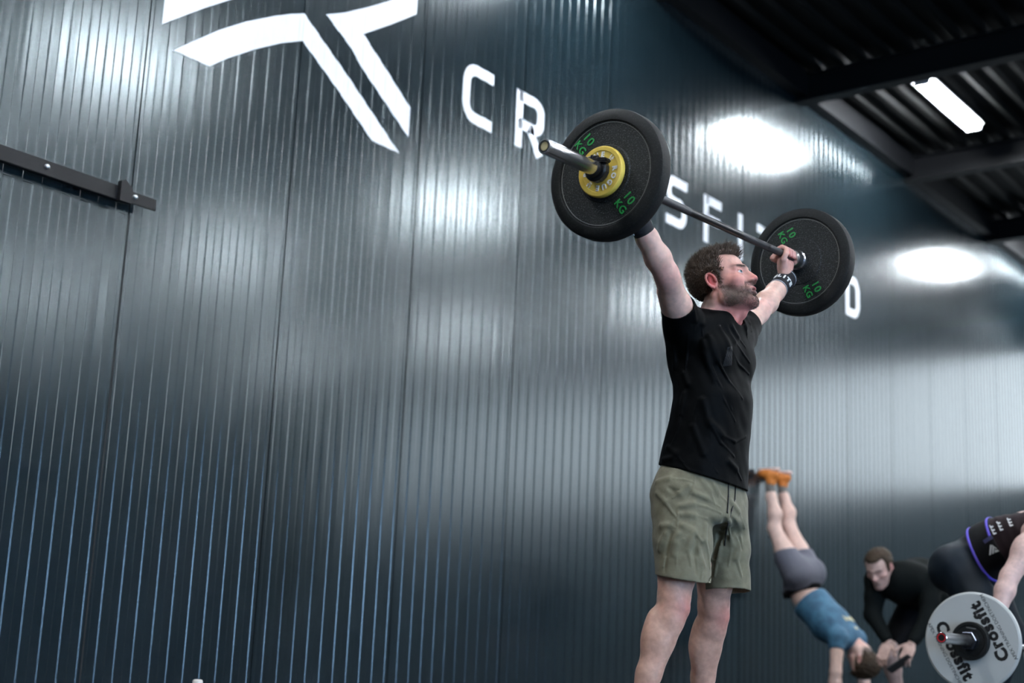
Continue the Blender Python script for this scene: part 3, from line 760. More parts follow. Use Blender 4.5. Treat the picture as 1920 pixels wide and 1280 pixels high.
def hair_tufts(head, n, length, colr, seed=1, cover=.0, fwd=(0, .5, .6), thick=.0012, mask=None, lay=.6, name='hair', lift=None):
    """short strands rooted over the scalp; one mesh"""
    rng = np.random.RandomState(seed); f = Field(); head.build(f, ears=False, fine=False)
    pts = []
    while len(pts) < n:
        v = rng.normal(size=(n*3, 3)); v /= np.linalg.norm(v, axis=1)[:, None]
        q = V3(0, -.015, .03)+v*.13
        for _ in range(14):
            P = head.c+(q*head.sc)@head.R; d = f.ev(P)/head.sc; q = q-(v*d[:, None])*.8
        ok = (mask or head.hairmask)(q) > rng.rand(len(q))*.9+.05; ok &= np.abs(f.ev(head.c+(q*head.sc)@head.R)) < .002; ok &= (mask is not None) | ~((q[:, 1] > .02) & (q[:, 2] < .02))
        for a, b in zip(q[ok], v[ok]): pts.append((a, b))
    V, F = [], []
    for a, b in pts[:n]:
        nrm = b; a = a+nrm*(lift(a) if lift else 0); flow = V3(fwd)*(1 if a[2] > .03 else .3)+V3(0, -.15, -.75 if a[2] < .05 else 0)+rng.normal(size=3)*.35
        L = length(a)*(.7+.6*rng.rand()); t = nrm*.65+flow*lay; t /= np.linalg.norm(t)
        s_ = np.cross(t, nrm); s_ = s_/max(1e-6, np.linalg.norm(s_)); w_ = thick*(.8+.6*rng.rand()); n_ = np.cross(s_, t)
        p0 = a-nrm*.002; p1 = a+t*L*.55+n_*0; p2 = a+(t*.8+flow*.35)*L
        i = len(V)
        for p, ww in ((p0, w_), (p1, w_*.9)):
            V += [p+s_*ww, p-s_*ww*.5+n_*ww*.8, p-s_*ww*.5-n_*ww*.8]
        V.append(p2)
        F += [(i, i+1, i+4, i+3), (i+1, i+2, i+5, i+4), (i+2, i, i+3, i+5), (i+3, i+4, i+6), (i+4, i+5, i+6), (i+5, i+3, i+6)]
    V = head.c+(np.array(V)*head.sc)@head.R
    me = bpy.data.meshes.new('hair'); me.from_pydata([tuple(v) for v in V], [], F); return me

def hand(f, c, axis, up, sc=1.0, bar=.0142, side=1, k=.0035):
    """a hand gripping a bar through c: axis = along the bar towards the thumb, up = away from the forearm.
       the forearm comes from -up; fingers climb behind the bar, over the top and down the front. front = side"""
    c = V3(c); x = V3(axis)/np.linalg.norm(axis); u = V3(up)-(V3(up)@x)*x; u /= np.linalg.norm(u); fr = np.cross(u, x)*side
    def P(a, r, o=0): a = math.radians(a); return c+x*o+(fr*math.cos(a)+u*math.sin(a))*r
    R0 = bar+.0085*sc
    offs = (.031, .0105, -.010, -.030); rr = (.0088, .0092, .0088, .0078)
    for o, r in zip(offs, rr):
        r *= sc; o *= sc; g = bar+r
        f.chain([P(212, g+.012, o*.95), P(150, g+.006, o), P(95, g+.003, o), P(40, g+.0015, o), P(-8, g+.001, o)], [r*1.2, r*1.05, r*1.0, r*.95, r*.82], k, ins=.002)
    # palm: heel below and in front of the bar, knuckle line behind it
    f.ell(P(262, bar+.030*sc, -.002*sc), V3(.043, .0185, .036)*sc, np.array([x, fr, u]), .012)
    f.chain([P(205, bar+.026*sc, .030*sc), P(205, bar+.026*sc, -.030*sc)], [.0125*sc, .011*sc], .012)
    f.chain([P(285, bar+.020*sc, .024*sc), P(275, bar+.055*sc, .014*sc)], [.017*sc, .020*sc], .015)
    f.chain([P(285, bar+.018*sc, -.026*sc), P(272, bar+.055*sc, -.016*sc)], [.013*sc, .017*sc], .015)
    # thumb, from the side of the palm near its base, round the front
    f.chain([P(275, bar+.040*sc, .030*sc), P(300, bar+.020*sc, .050*sc), P(345, bar+.0115*sc, .047*sc), P(30, bar+.011*sc, .040*sc)], [.0135*sc, .0115*sc, .0098*sc, .0085*sc], .004, ins=.002)
    return P(270, bar+.085*sc, 0)
# ------------------------------------------------------------------ materials of people
M['skin'] = tintmat('skin', .45, .15, (420, .22, .0005), .35)
M['eye_white'] = mat('eye_white', (.75, .72, .70), .15); M['iris'] = mat('iris', (.16, .24, .26), .15); M['pupil'] = mat('pupil', (.004, .004, .004), .1)
M['hair'] = mat('brown_hair', (.072, .048, .032), .5, 0, .4)
M['shirt'] = mat('black_jersey', (.0016, .0019, .0022), .6, 0, .05); noise_bump(M['shirt'], 18, .25, .004, detail=3)
M['shorts'] = mat('olive_cloth', (.150, .138, .090), .72, 0, .3, sheen=.1)
noise_color(M['shorts'], (.130, .120, .076), (.180, .166, .110), 30, .3, .7); noise_bump(M['shorts'], 30, .35, .004, detail=3)
M['cord'] = mat('black_cord', (.006, .006, .006), .6)
M['band'] = mat('black_knit', (.009, .009, .012), .8); noise_bump(M['band'], 600, .5, .0006)
M['grey_stripe'] = mat('grey_stripe', (.55, .56, .62), .6)
M['shirt_patch'] = mat('shirt_patch', (.0045, .005, .0065), .55, 0, .2)
M['shoe_black'] = mat('shoe_black', (.02, .02, .022), .55); M['sole'] = mat('sole_white', (.55, .55, .52), .6); M['sock_black'] = mat('sock_black', (.02, .02, .02), .85)
SKIN = (.76, .50, .41)

# ------------------------------------------------------------------ the lifter
BX = 4.53                                              # he stands under the middle of the bar
def barpt(x): t = (x-A[0])/1.0; return V3(x, A[1], A[2]+t*dirv[2]/dirv[0])
lifter = empty('person', T((BX, 2.60, 0)), 'person in black t-shirt and olive shorts holding a loaded barbell overhead', 'person')
lifter_inv = T((-BX, -2.60, 0))
HR, HL = barpt(3.985), barpt(5.108)
def shift_obj(o):                                      # sculpted in world space; move the data so the parent Empty sits at the feet
    o.data.transform(lifter_inv); return o
el_R, el_L = pX(1249, 512, 4.14), pX(1424, 583, 4.90)
sh_R, sh_L = pX(1284, 612, 4.37), pX(1380, 630, 4.70)
hd = Head(pX(1333, 527, BX-.083)+V3(.083, -.004, .004), frame((.15, -.98, .36), (-.02, .2, 1)), 1.06)
# skeleton of the trunk: centres picked along the middle of the torso
def ctr(x, y, X=BX): return pX(x, y, X)
hip_R, hip_L = pX(1278, 945, 4.43), pX(1345, 955, 4.63)
kn_R, kn_L = pX(1262, 1140, 4.37), pX(1337, 1156, 4.70)
an_R, an_L = pX(1188, 1400, 4.27), pX(1308, 1395, 4.76)
an_R[2] = max(.09, an_R[2]); an_L[2] = max(.09, an_L[2])
TR = [(ctr(1352, 592), .105, .066), (ctr(1342, 618), .150, .092), (ctr(1331, 650), .162, .104), (ctr(1333, 700), .166, .109), (ctr(1338, 750), .166, .115), (ctr(1331, 800), .166, .121), (ctr(1323, 845), .166, .124), (ctr(1316, 895), .172, .126), (ctr(1312, 950), .176, .124)]
def trunk(f, g=0.0, k=.02):
    f.loft([(c, a+g, b+g) for c, a, b in TR], k, n=2.35, cap=.05)
    # deltoids lifted with the arms, trapezius, chest, shoulder blades
    for s_, e_ in ((sh_R, el_R), (sh_L, el_L)):
        f.cone(s_, s_+(e_-s_)*.30, .060+g, .050+g, .04)
        f.cone(s_, ctr(1345, 650), .058+g, .066+g, .05)
    f.cone(ctr(1350, 606), sh_R+V3(.04, .01, .0), .040+g, .048+g, .04); f.cone(ctr(1350, 606), sh_L+V3(-.05, 0, 0), .040+g, .048+g, .04)
    for x in (-1, 1): f.ell(ctr(1334, 672)+V3(x*.080, -.070, 0), V3(.080, .045, .060)+g, None, .04); f.ell(ctr(1334, 672)+V3(x*.085, .070, .0), V3(.065, .040, .085)+g, None, .04)
    return f
def arm(f, s_, e_, wr, h, side, g=0.0, thumb_ax=None, fingers=True):
    e_ = V3(e_)
    f.chain([s_, s_+(e_-s_)*.45, e_-(e_-s_)*.12], [.049+g, .0475+g, .0415+g], .03, ins=.02)       # upper arm
    bk = V3(0, .018, -.006)
    f.chain([s_+(e_-s_)*.25+bk, s_+(e_-s_)*.7+bk], [.040+g, .037+g], .02)                            # triceps hang
    f.chain([e_-(e_-s_)*.12, e_, e_+(wr-e_)*.28, e_+(wr-e_)*.65, wr], [.0415+g, .0400+g, .0445+g, .0370+g, .0290+g], .02, ins=.02)
    return f
def leg(f, hp, kn, an, fw, g=0.0):
    bkv = -V3(fw)
    f.chain([hp, hp+(kn-hp)*.5, kn-(kn-hp)*.10], [.088+g, .075+g, .055+g], .04, ins=.03)
    f.ell(hp+(kn-hp)*.45+V3(fw)*.022, V3(.062, .055, .14)+g, None, .03)                               # quadriceps
    f.chain([kn-(kn-hp)*.14+V3(fw)*.008+V3(-.03, 0, 0), kn-(kn-hp)*.04+V3(fw)*.014+V3(-.026, 0, 0)], [.026+g, .022+g], .02)   # vastus teardrops
    f.chain([kn-(kn-hp)*.14+V3(fw)*.008+V3(.03, 0, 0), kn-(kn-hp)*.04+V3(fw)*.014+V3(.026, 0, 0)], [.026+g, .022+g], .02)
    f.cone(kn-(kn-hp)*.10, kn+(an-kn)*.10, .054+g, .050+g, .02)
    f.ell(kn+V3(fw)*.040, V3(.030, .022, .034)+g, None, .014)                                           # kneecap
    f.cone(kn+(an-kn)*.10+V3(fw)*.036, kn+(an-kn)*.2+V3(fw)*.030, .016+g, .014+g, .018)                # patellar tendon
    f.chain([kn+(an-kn)*.08, kn+(an-kn)*.30+bkv*.012, kn+(an-kn)*.60+bkv*.006, an], [.050+g, .052+g, .040+g, .030+g], .02, ins=.025)
    f.ell(kn+(an-kn)*.28+bkv*.028+V3(.014, 0, 0), V3(.036, .034, .10)+g, None, .03)                     # calf heads
    f.ell(kn+(an-kn)*.28+bkv*.026+V3(-.018, 0, 0), V3(.034, .033, .095)+g, None, .03)
    f.chain([kn+(an-kn)*.15+V3(fw)*.030, an+V3(fw)*.012], [.020+g, .016+g], .02)                        # shin edge
    return f
FW = V3(0, -1, 0)
upR = (HR-(el_R)); upL = (HL-(el_L))
body = Field(); trunk(body, -.004)
wr_R = HR-0*upR; 
hands = Field()
wR = hand(hands, HR, (1, 0, .03), upR/np.linalg.norm(upR)*.55+V3(0, -.1, .8), 1.10, side=-1)
wL = hand(hands, HL, (-1, 0, -.03), upL/np.linalg.norm(upL)*.55+V3(0, -.1, .8), 1.10, side=1)
arm(body, sh_R, el_R, wR, HR, -1); arm(body, sh_L, el_L, wL, HL, 1)
body.cone(wR, HR-V3(0, 0, .045), .028, .024, .02); body.cone(wL, HL-V3(0, 0, .045), .028, .024, .02)
body.uni(hands, .006)
leg(body, hip_R, kn_R, an_R, FW); leg(body, hip_L, kn_L, an_L, FW)
headf = Field(); hd.build(headf, mouth=1.25)
nb = ctr(1350, 598)+V3(0, .010, 0)
headf.cone(hd.w((0, -.026, -.045)), nb, .053, .060, .02)                                            # neck
for x in (-1, 1): headf.chain([hd.w((x*.058, -.022, -.045)), hd.w((x*.030, .012, -.135))*.5+(nb+V3(x*.018, -.060, .0))*.5, nb+V3(x*.016, -.078, -.02)], [.014, .013, .011], .012)   # sternomastoids
headf.ell(hd.w((0, .030, -.128)), (.013, .013, .016), None, .012)                                      # larynx
headf.cone(hd.w((0, .028, -.100)), nb+V3(0, -.055, .0), .030, .030, .03)                            # throat
for x in (-1, 1): headf.cone(hd.w((x*.03, -.05, -.07)), nb+V3(x*.07, .02, -.015), .035, .04, .03)      # trapezius slope
def body_col(P):
    c = np.tile(V3(SKIN), (len(P), 1)); n = .5+.5*wob(P, 28, 2); n2 = .5+.5*wob(P, 90, 5)
    c = c*(.93+.07*n)[:, None]*V3(1, .97, .96)
    red = np.zeros(len(P))
    for p, r in ((kn_R+V3(0, -.05, 0), .05), (kn_L+V3(0, -.05, 0), .05), (HR, .07), (HL, .07), (el_L, .05), (el_R, .05)):
        red = np.maximum(red, np.exp(-((P-p)**2).sum(1)/r**2))
    c = c*(1-.35*red[:, None]*V3(.2, 1, .8))
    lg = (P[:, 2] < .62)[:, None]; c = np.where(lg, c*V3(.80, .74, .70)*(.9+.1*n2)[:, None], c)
    return c
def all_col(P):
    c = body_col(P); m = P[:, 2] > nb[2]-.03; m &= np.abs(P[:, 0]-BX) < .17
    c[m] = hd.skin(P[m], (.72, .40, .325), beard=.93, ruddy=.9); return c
lo_h = hd.c-V3(.17, .17, .24); hi_h = hd.c+V3(.17, .17, .16)
zj = nb[2]-.01
bt = Field(); bt.uni(body); 
ht = Field(); ht.uni(headf); ht.plane((0, 0, nb[2]-.05), (0, 0, -1))
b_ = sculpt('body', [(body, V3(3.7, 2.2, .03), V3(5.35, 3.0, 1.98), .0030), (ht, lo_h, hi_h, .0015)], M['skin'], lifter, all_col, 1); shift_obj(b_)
hd.eyes(lifter, (.42, 1, .02), lifter_inv)
# hair
hf = Field(); hd.build(hf, ears=False, fine=False)
def hair_field():
    f = Field(); base = hf
    def fn(P):
        q = hd.loc(P); m = hd.hairmask(q); tk = .0035+.011*np.clip((q[:, 2]-.02)/.08, 0, 1)+.004*np.clip((q[:, 1]-.03)/.05, 0, 1)
        return base.ev(P)-m*tk*(1+.14*wob(q, 95, 3)) + (1-m)*.022
    f.add(fn, hd.c, 1e9); return f
h_ = sculpt('hair', [(hair_field(), hd.c-V3(.13, .13, .13), hd.c+V3(.13, .13, .17), .0025)], M['hair'], lifter, None, 1); shift_obj(h_)
t_ = obj('hair_strands', hair_tufts(hd, 9000, lambda a: .0085+.014*max(0, min(1, (a[2]-.03)/.07))+(.010 if a[1] > .05 and a[2] > .07 else 0), None, 3, thick=.0008, lay=.9, lift=lambda a: .75*(.0028+.010*max(0, min(1, (a[2]-.02)/.08)))), M['hair'], lifter); shift_obj(t_); t_['kind'] = 'stuff'
def browmask(q):
    x, y, z = np.abs(q[:, 0]), q[:, 1], q[:, 2]; return np.exp(-((z-.0275+.08*np.clip(x-.034, 0, .02))/.0032)**2)*(x > .013)*(x < .050)*(y > .04)
t_ = obj('eyebrows', hair_tufts(hd, 170, lambda a: .0065, None, 8, fwd=(0, -.3, .1), thick=.00045, mask=browmask, lay=1.0), M['hair'], lifter); shift_obj(t_); t_['kind'] = 'stuff'
t_ = obj('beard', hair_tufts(hd, 8500, lambda a: .0031, None, 5, fwd=(0, .25, -.8), thick=.0004, mask=lambda q: hd.beardmask(q)*1.0, lay=1.0), M['hair'], lifter); shift_obj(t_); t_['kind'] = 'stuff'

# t-shirt
def shell(outer, inner, cuts, k=.002):
    f = Field(); f.uni(outer)
    f.sub(inner, k)
    for c in cuts: f.sub(c, k)
    return f
hem_z = float(ctr(1314, 893)[2])
def shirt_outer(g):
    f = Field()
    rows = [(c, a+g+.004, b+g+.004) for c, a, b in TR[:6]]+[(TR[6][0], .172+g, .134+g), (TR[7][0]+V3(0, -.002, .0), .180+g, .142+g), (TR[8][0], .190+g, .150+g)]
    f.loft(rows, .02, n=2.3, cap=.03)
    for s_, e_ in ((sh_R, el_R), (sh_L, el_L)):
        f.cone(s_-(e_-s_)*.1, s_+(e_-s_)*.46, .064+g, .055+g, .05); f.cone(s_+V3(0, 0, -.01), ctr(1345, 655), .062+g, .072+g, .05)
    f.cone(ctr(1350, 608), sh_R+V3(.04, .01, .0), .042+g, .052+g, .04); f.cone(ctr(1350, 608), sh_L+V3(-.05, 0, 0), .042+g, .052+g, .04)
    for x in (-1, 1): f.ell(ctr(1334, 672)+V3(x*.080, -.070, 0), V3(.080, .045, .060)+g+.003, None, .04); f.ell(ctr(1334, 672)+V3(x*.085, .070, .0), V3(.065, .040, .085)+g+.003, None, .04)
    return f
so = shirt_outer(.006)
def fold(f, base, pts, r0, k, op='u', lift=.0, r1=None):
    P = [raymarch(base, x, y) for x, y in pts]; P = [p for p in P if p is not None]
    if len(P) < 2: return
    v = V3(0, 0, CAM_H); n = len(P)
    rs = [((r0*math.sin(PI*(i+.6)/(n+.2))**.7)) for i in range(n)]
    P = [p+(p-v)/np.linalg.norm(p-v)*(rs[i]*(.55) if op == 'u' else -lift) for i, p in enumerate(P)]
    f.chain(P, rs, k, op, ins=.002)
F_UP = [  # ridges of cloth, traced along the folds of the shirt
 ([(1318, 640), (1330, 680), (1348, 720), (1372, 768)], .009), ([(1330, 632), (1346, 675), (1366, 715), (1392, 748)], .009),
 ([(1322, 665), (1338, 712), (1358, 752), (1378, 790)], .008), ([(1318, 750), (1330, 795), (1350, 830), (1376, 856)], .011),
 ([(1332, 790), (1352, 815), (1376, 828), (1398, 818)], .010), ([(1350, 615), (1366, 650), (1384, 682), (1404, 702)], .008),
 ([(1362, 612), (1376, 640), (1392, 662), (1405, 680)], .007), ([(1372, 612), (1384, 632), (1398, 652)], .006), ([(1284, 738), (1278, 775), (1270, 812), (1258, 838)], .009),
 ([(1290, 720), (1284, 700), (1288, 660), (1290, 625)], .007), ([(1300, 575), (1303, 600), (1302, 622)], .006), ([(1312, 580), (1316, 606), (1318, 630)], .006),
 ([(1244, 862), (1262, 858), (1282, 866)], .007), ([(1252, 838), (1268, 850), (1290, 880), (1312, 886)], .008), ([(1390, 596), (1398, 615), (1402, 634)], .005), ([(1396, 592), (1405, 607), (1409, 622)], .005),
 ([(1300, 800), (1318, 850), (1345, 886)], .008), ([(1365, 865), (1380, 880), (1390, 900)], .007), ([(1262, 650), (1266, 690), (1272, 720)], .007)]
sf = Field(); sf.uni(so)
for pts, r in F_UP: fold(sf, so, pts, r*.72, .018)
def wr_disp(P):   # soft secondary creases following the diagonal pull of the cloth
    a = P[:, 2]*38+(P[:, 1]-2.5)*60+(P[:, 0]-BX)*14; return .0013*np.sin(a+2*wob(P, 9, 1))*(.5+.5*wob(P, 7, 4))+.0012*wob(P, 34, 2)
sf.disp(wr_disp)
inner = shirt_outer(-.0005)
hole = Field(); hole.cone(nb+V3(0, .010, -.060), nb+V3(0, .005, .13), .050, .100, .01); hole.cone(nb+V3(0, -.050, -.005), nb+V3(0, -.12, .06), .045, .06, .03)
sh = Field(); sh.uni(sf); sh.shell(.0062)
# neck opening, sleeve ends, hem
sh.sub(hole, .003)
eR = pX(1268, 584, 4.27); dR = (el_R-sh_R)/np.linalg.norm(el_R-sh_R); eL = pX(1399, 612, 4.80); dL = (el_L-sh_L)/np.linalg.norm(el_L-sh_L)
def cutR(P):  d = (P-eR)@dR; return np.where(P[:, 0] < BX-.1, -d, 1.0)
def cutL(P):  d = (P-eL)@dL; return np.where(P[:, 0] > BX+.1, -d, 1.0)
sh.add(cutR, (0, 0, 0), 1e9, .003, 's'); sh.add(cutL, (0, 0, 0), 1e9, .003, 's')
hp1, hp2, hp3 = pX(1239, 873, 4.43), pX(1300, 886, 4.35), pX(1391, 917, 4.60); hn = np.cross(hp3-hp1, hp2-hp1); hn = hn/np.linalg.norm(hn); hn = hn*np.sign(hn[2]); print('hem normal', hn)
sh.plane(hp2, -hn, .003)
o = sculpt('t_shirt', [(sh, V3(4.15, 2.25, .85), V3(4.92, 2.95, 1.72), .0030)], M['shirt'], lifter, None, 1); shift_obj(o)

cp = raymarch(so, 1367, 668); pf = Field(); pf.uni(sf); pf.disp(lambda P: np.full(len(P), -.0006)); pf.shell(.003)
pf.plane(cp+V3(0, 0, .036), V3(-.3, 0, 1), .001); pf.plane(cp-V3(0, 0, .036), V3(.3, 0, -1), .001); pf.plane(cp+V3(-.014, .010, 0), V3(-1, .8, .25), .001); pf.plane(cp-V3(-.014, .010, 0), V3(1, -.8, .1), .001)
o = sculpt('chest_patch', [(pf, cp-.06, cp+.06, .0022)], M['shirt_patch'], [c for c in lifter.children if c.name == 't_shirt'][0], None, 0); shift_obj(o)
# shorts
def shorts_outer(g):
    f = Field(); rows = [(ctr(1317, 868), .164+g, .126+g), (ctr(1312, 905), .180+g, .140+g), (ctr(1311, 945), .188+g, .146+g), (ctr(1313, 985), .182+g, .144+g)]
    f.loft(rows, .03, n=2.4, cap=.03)
    f.chain([pX(1276, 930, 4.42), pX(1280, 1010, 4.405), pX(1281, 1150, 4.385)], [.106+g, .099+g, .096+g], .035, ins=.03)
    f.chain([pX(1348, 945, 4.63), pX(1357, 1020, 4.665), pX(1368, 1170, 4.70)], [.100+g, .090+g, .083+g], .035, ins=.03)
    return f
xo = shorts_outer(.0); xs = Field(); xs.uni(xo)
for pts, r in [([(1232, 903), (1255, 898), (1282, 899), (1298, 903)], .008), ([(1232, 925), (1248, 940), (1262, 962), (1270, 972)], .009), ([(1236, 1030), (1248, 1000), (1262, 975)], .009),
   ([(1276, 948), (1300, 944), (1325, 950), (1352, 962)], .009), ([(1278, 965), (1302, 966), (1325, 972)], .008), ([(1280, 985), (1300, 995), (1315, 1015)], .009), ([(1290, 910), (1275, 925), (1262, 933)], .007),
   ([(1322, 985), (1320, 1010), (1328, 1040), (1330, 1065)], .009), ([(1300, 1000), (1290, 1030), (1296, 1060)], .009), ([(1272, 1000), (1256, 1030), (1244, 1062)], .010), ([(1265, 1040), (1270, 1020), (1282, 1010)], .009),
   ([(1336, 905), (1345, 925), (1362, 940)], .008), ([(1370, 940), (1385, 960), (1396, 990)], .008), ([(1350, 1010), (1345, 1050), (1340, 1080)], .009), ([(1385, 1010), (1380, 1045), (1390, 1080)], .010), ([(1366, 985), (1372, 1020), (1366, 1060)], .008),
   ([(1310, 1030), (1318, 1060), (1314, 1085)], .008), ([(1316, 900), (1330, 920), (1340, 945)], .007), ([(1302, 925), (1325, 935), (1350, 950)], .006), ([(1240, 985), (1256, 985), (1268, 990)], .007)]: fold(xs, xo, pts, r*.8, .016)
for pts, r in [([(1360, 975), (1350, 1005), (1338, 1045), (1327, 1095)], .010), ([(1254, 915), (1262, 920), (1272, 918)], .006), ([(1258, 1000), (1250, 1040), (1246, 1070)], .008), ([(1306, 1010), (1302, 1040), (1306, 1075)], .007), ([(1372, 970), (1384, 1000), (1392, 1030)], .007)]: fold(xs, xo, pts, r, .012, 's', .002)
for pts in [[(1303, 886), (1302, 905), (1296, 925), (1284, 940), (1273, 949)], [(1272, 950), (1270, 985), (1270, 1020), (1268, 1062)]]: fold(xs, xo, pts, .0035, .004)
xs.disp(lambda P: .0016*wob(P, 30, 6)+.0012*np.sin(P[:, 2]*70+3*wob(P, 14, 2))*(.5+.5*wob(P, 9, 8)))
sho = Field(); sho.uni(xs); sho.shell(.0055)
hzR, hzL = pX(1281, 1088, 4.30), pX(1365, 1103, 4.62)
sho.add(lambda P: np.where(P[:, 0] < 4.545, (P-hzR)@(V3(-.05, .10, 1)/1.006), -1.0)*1.0, (0, 0, 0), 1e9, .002, 'none') if False else None
def hemcut(P):
    a = (P-hzR)@(V3(-.04, -.16, 1)/1.02); b = (P-hzL)@(V3(.04, .06, 1)/1.003); t = np.clip((P[:, 0]-4.50)/.08, 0, 1)
    return -(a*(1-t)+b*t)
sho.add(hemcut, (0, 0, 0), 1e9, .002, 'i')
o = sculpt('shorts', [(sho, V3(4.15, 2.25, .35), V3(4.95, 2.95, 1.08), .0030)], M['shorts'], lifter, None, 1); shift_obj(o)
def tube_on(base, pts, r, name, m, parent, lift=.0, inv=None, vs=None):
    P = [raymarch(base, x, y) for x, y in pts]; P = [p for p in P if p is not None]; v = V3(0, 0, CAM_H)
    P = [p-(p-v)/np.linalg.norm(p-v)*(r*.8+lift) for p in P]; f = Field(); f.chain(P, [r]*len(P), .004, ins=.002)
    P = np.array(P); o = sculpt(name, [(f, P.min(0)-r*3, P.max(0)+r*3, vs or r*.5)], m, parent, None, 1)
    if inv is not None: o.data.transform(inv)
    return o
tube_on(xs, [(1366, 905), (1366, 930), (1364, 960), (1362, 990), (1359, 1022)], .0026, 'drawstring', M['cord'], lifter, .001, lifter_inv)
tube_on(xs, [(1380, 905), (1378, 935), (1372, 955), (1365, 980), (1361, 1002)], .0026, 'drawstring', M['cord'], lifter, .001, lifter_inv)
# wrist bands with grey stripes and white letters
def wristband(w, e, hc, r0, r1, near):
    w = V3(w); ax = (V3(e)-w); ax /= np.linalg.norm(ax); a = w-ax*.058; b = w+ax*(.105 if near else .062)
    def core(g): f = Field(); f.chain([a-ax*.03, w-ax*.03, w, b+ax*.03], [r0*1.12+g, r0*1.04+g, r0*.98+g, r1+g], .01, ins=.01); return f
    f = Field(); f.uni(core(.0055)); f.sub(core(-.004), .002); f.plane(a, -ax, .002); f.plane(b, ax, .002); f.disp(lambda P: .0005*np.sin(((P-w)@ax)*900))
    lo = np.minimum(a, b)-.06; hi = np.maximum(a, b)+.06
    wb = sculpt('wristband', [(f, lo, hi, .0018)], M['band'], lifter, None, 1); shift_obj(wb)
    for t in (-.046, .080 if near else .048):
        g = Field(); g.uni(core(.0068)); g.sub(core(.003), .001); g.plane(w+ax*(t-.0016), -ax, .0006); g.plane(w+ax*(t+.0016), ax, .0006)
        o = sculpt('stripe', [(g, lo, hi, .0011)], M['grey_stripe'], wb, None, 0); shift_obj(o)
    return f, w, ax, wb
band_R = wristband(wR+(el_R-wR)*.10, el_R, HR, .033, .0335, True)
band_L = wristband(wL+(el_L-wL)*.08, el_L, HL, .033, .0340, False)
def band_text(band, s_, u0):
    f, w, ax, wb = band; v = V3(0, 0, CAM_H)-w; v /= np.linalg.norm(v); side = np.cross(ax, v); side /= np.linalg.norm(side); out = np.cross(side, ax)
    n = len(s_)
    for i, ch in enumerate(s_):
        th = ((n-1)/2-i)*.50+u0; dirn = out*math.cos(th)+side*math.sin(th); tan = -out*math.sin(th)+side*math.cos(th)
        o0 = w+ax*.010; t = .0
        for _ in range(60):
            d = float(f.ev((o0+dirn*(.06-t))[None])[0])
            if d < .0006: break
            t += max(.0004, d*.8)
        p = o0+dirn*(.06-t+.0002)
        xd, yd = tan, -ax
        if np.dot(np.cross(xd, yd), dirn) < 0: xd = -xd
        mw = Matrix(((xd[0], yd[0], dirn[0], p[0]), (xd[1], yd[1], dirn[1], p[1]), (xd[2], yd[2], dirn[2], p[2]), (0, 0, 0, 1)))
        obj('band_letter', xf(text_bm(ch, .021, .0008, .0011), mw) if False else text_bm(ch, .030, .0008, .0016), M['white_print'], wb, lifter_inv@mw)
band_text(band_L, 'ELITE', .25); band_text(band_R, 'ELITE', 2.2)
# shoes and socks, below the frame
def shoe(f_sole, f_up, an, fwd, sc=1.0, up=(0, 0, 1)):
    R = frame(fwd, up); w = lambda x, y, z: an+(V3(x, y, z)*sc)@R
    f_up.chain([w(0, -.045, -.045), w(0, .02, -.048), w(0, .10, -.062), w(0, .165, -.068)], [.036*sc, .038*sc, .034*sc, .025*sc], .03, ins=.02)
    f_up.chain([w(0, -.02, .0), w(0, -.01, -.04)], [.040*sc, .038*sc], .03)
    f_up.ell(w(.008, .12, -.068), V3(.046, .065, .028)*sc, R, .02)
    f_sole.loft([(w(0, -.085, -.082), .010*sc, .012*sc), (w(0, -.06, -.082), .034*sc, .013*sc), (w(0, .02, -.082), .034*sc, .013*sc), (w(.004, .11, -.082), .047*sc, .013*sc), (w(.004, .17, -.082), .036*sc, .012*sc), (w(0, .192, -.080), .010*sc, .008*sc)], .01, ax=np.array([R[0], R[2], R[1]]), n=3, cap=.006)
    return f_sole, f_up
def shoe_on(an, fwd, parent, inv, mu, ms, sc=1.0, up=(0, 0, 1), vs=.004, socks=None, leg_dir=(0, 0, 1), sock_h=.14, sr=.036):
    a, b = shoe(Field(), Field(), an, fwd, sc, up); b.plane(an+V3(up)*(-.086*sc), -V3(up), .003)
    lo, hi = an-.24*sc, an+.24*sc
    c = sculpt('shoe', [(b, lo, hi, vs)], mu, parent, None, 1); c.data.transform(inv)
    d = sculpt('sole', [(a, lo, hi, vs)], ms, c, None, 1); d.data.transform(inv)
    if socks:
        f = Field(); ld = V3(leg_dir)/np.linalg.norm(leg_dir); f.chain([an-ld*.01, an+ld*sock_h*.5, an+ld*sock_h], [sr*sc*1.05, sr*sc, sr*sc*1.12], .01, ins=.01); f.plane(an+ld*sock_h, ld, .003)
        e = sculpt('sock', [(f, an-.3, an+.3, vs)], socks, parent, None, 1); e.data.transform(inv)
for an, x in ((an_R, -1), (an_L, 1)):
    k = kn_R if x < 0 else kn_L
    shoe_on(V3(an[0], an[1], .096), (x*.35, -1, 0), lifter, lifter_inv, M['shoe_black'], M['sole'], socks=M['sock_black'], leg_dir=k-an, sock_h=.07)
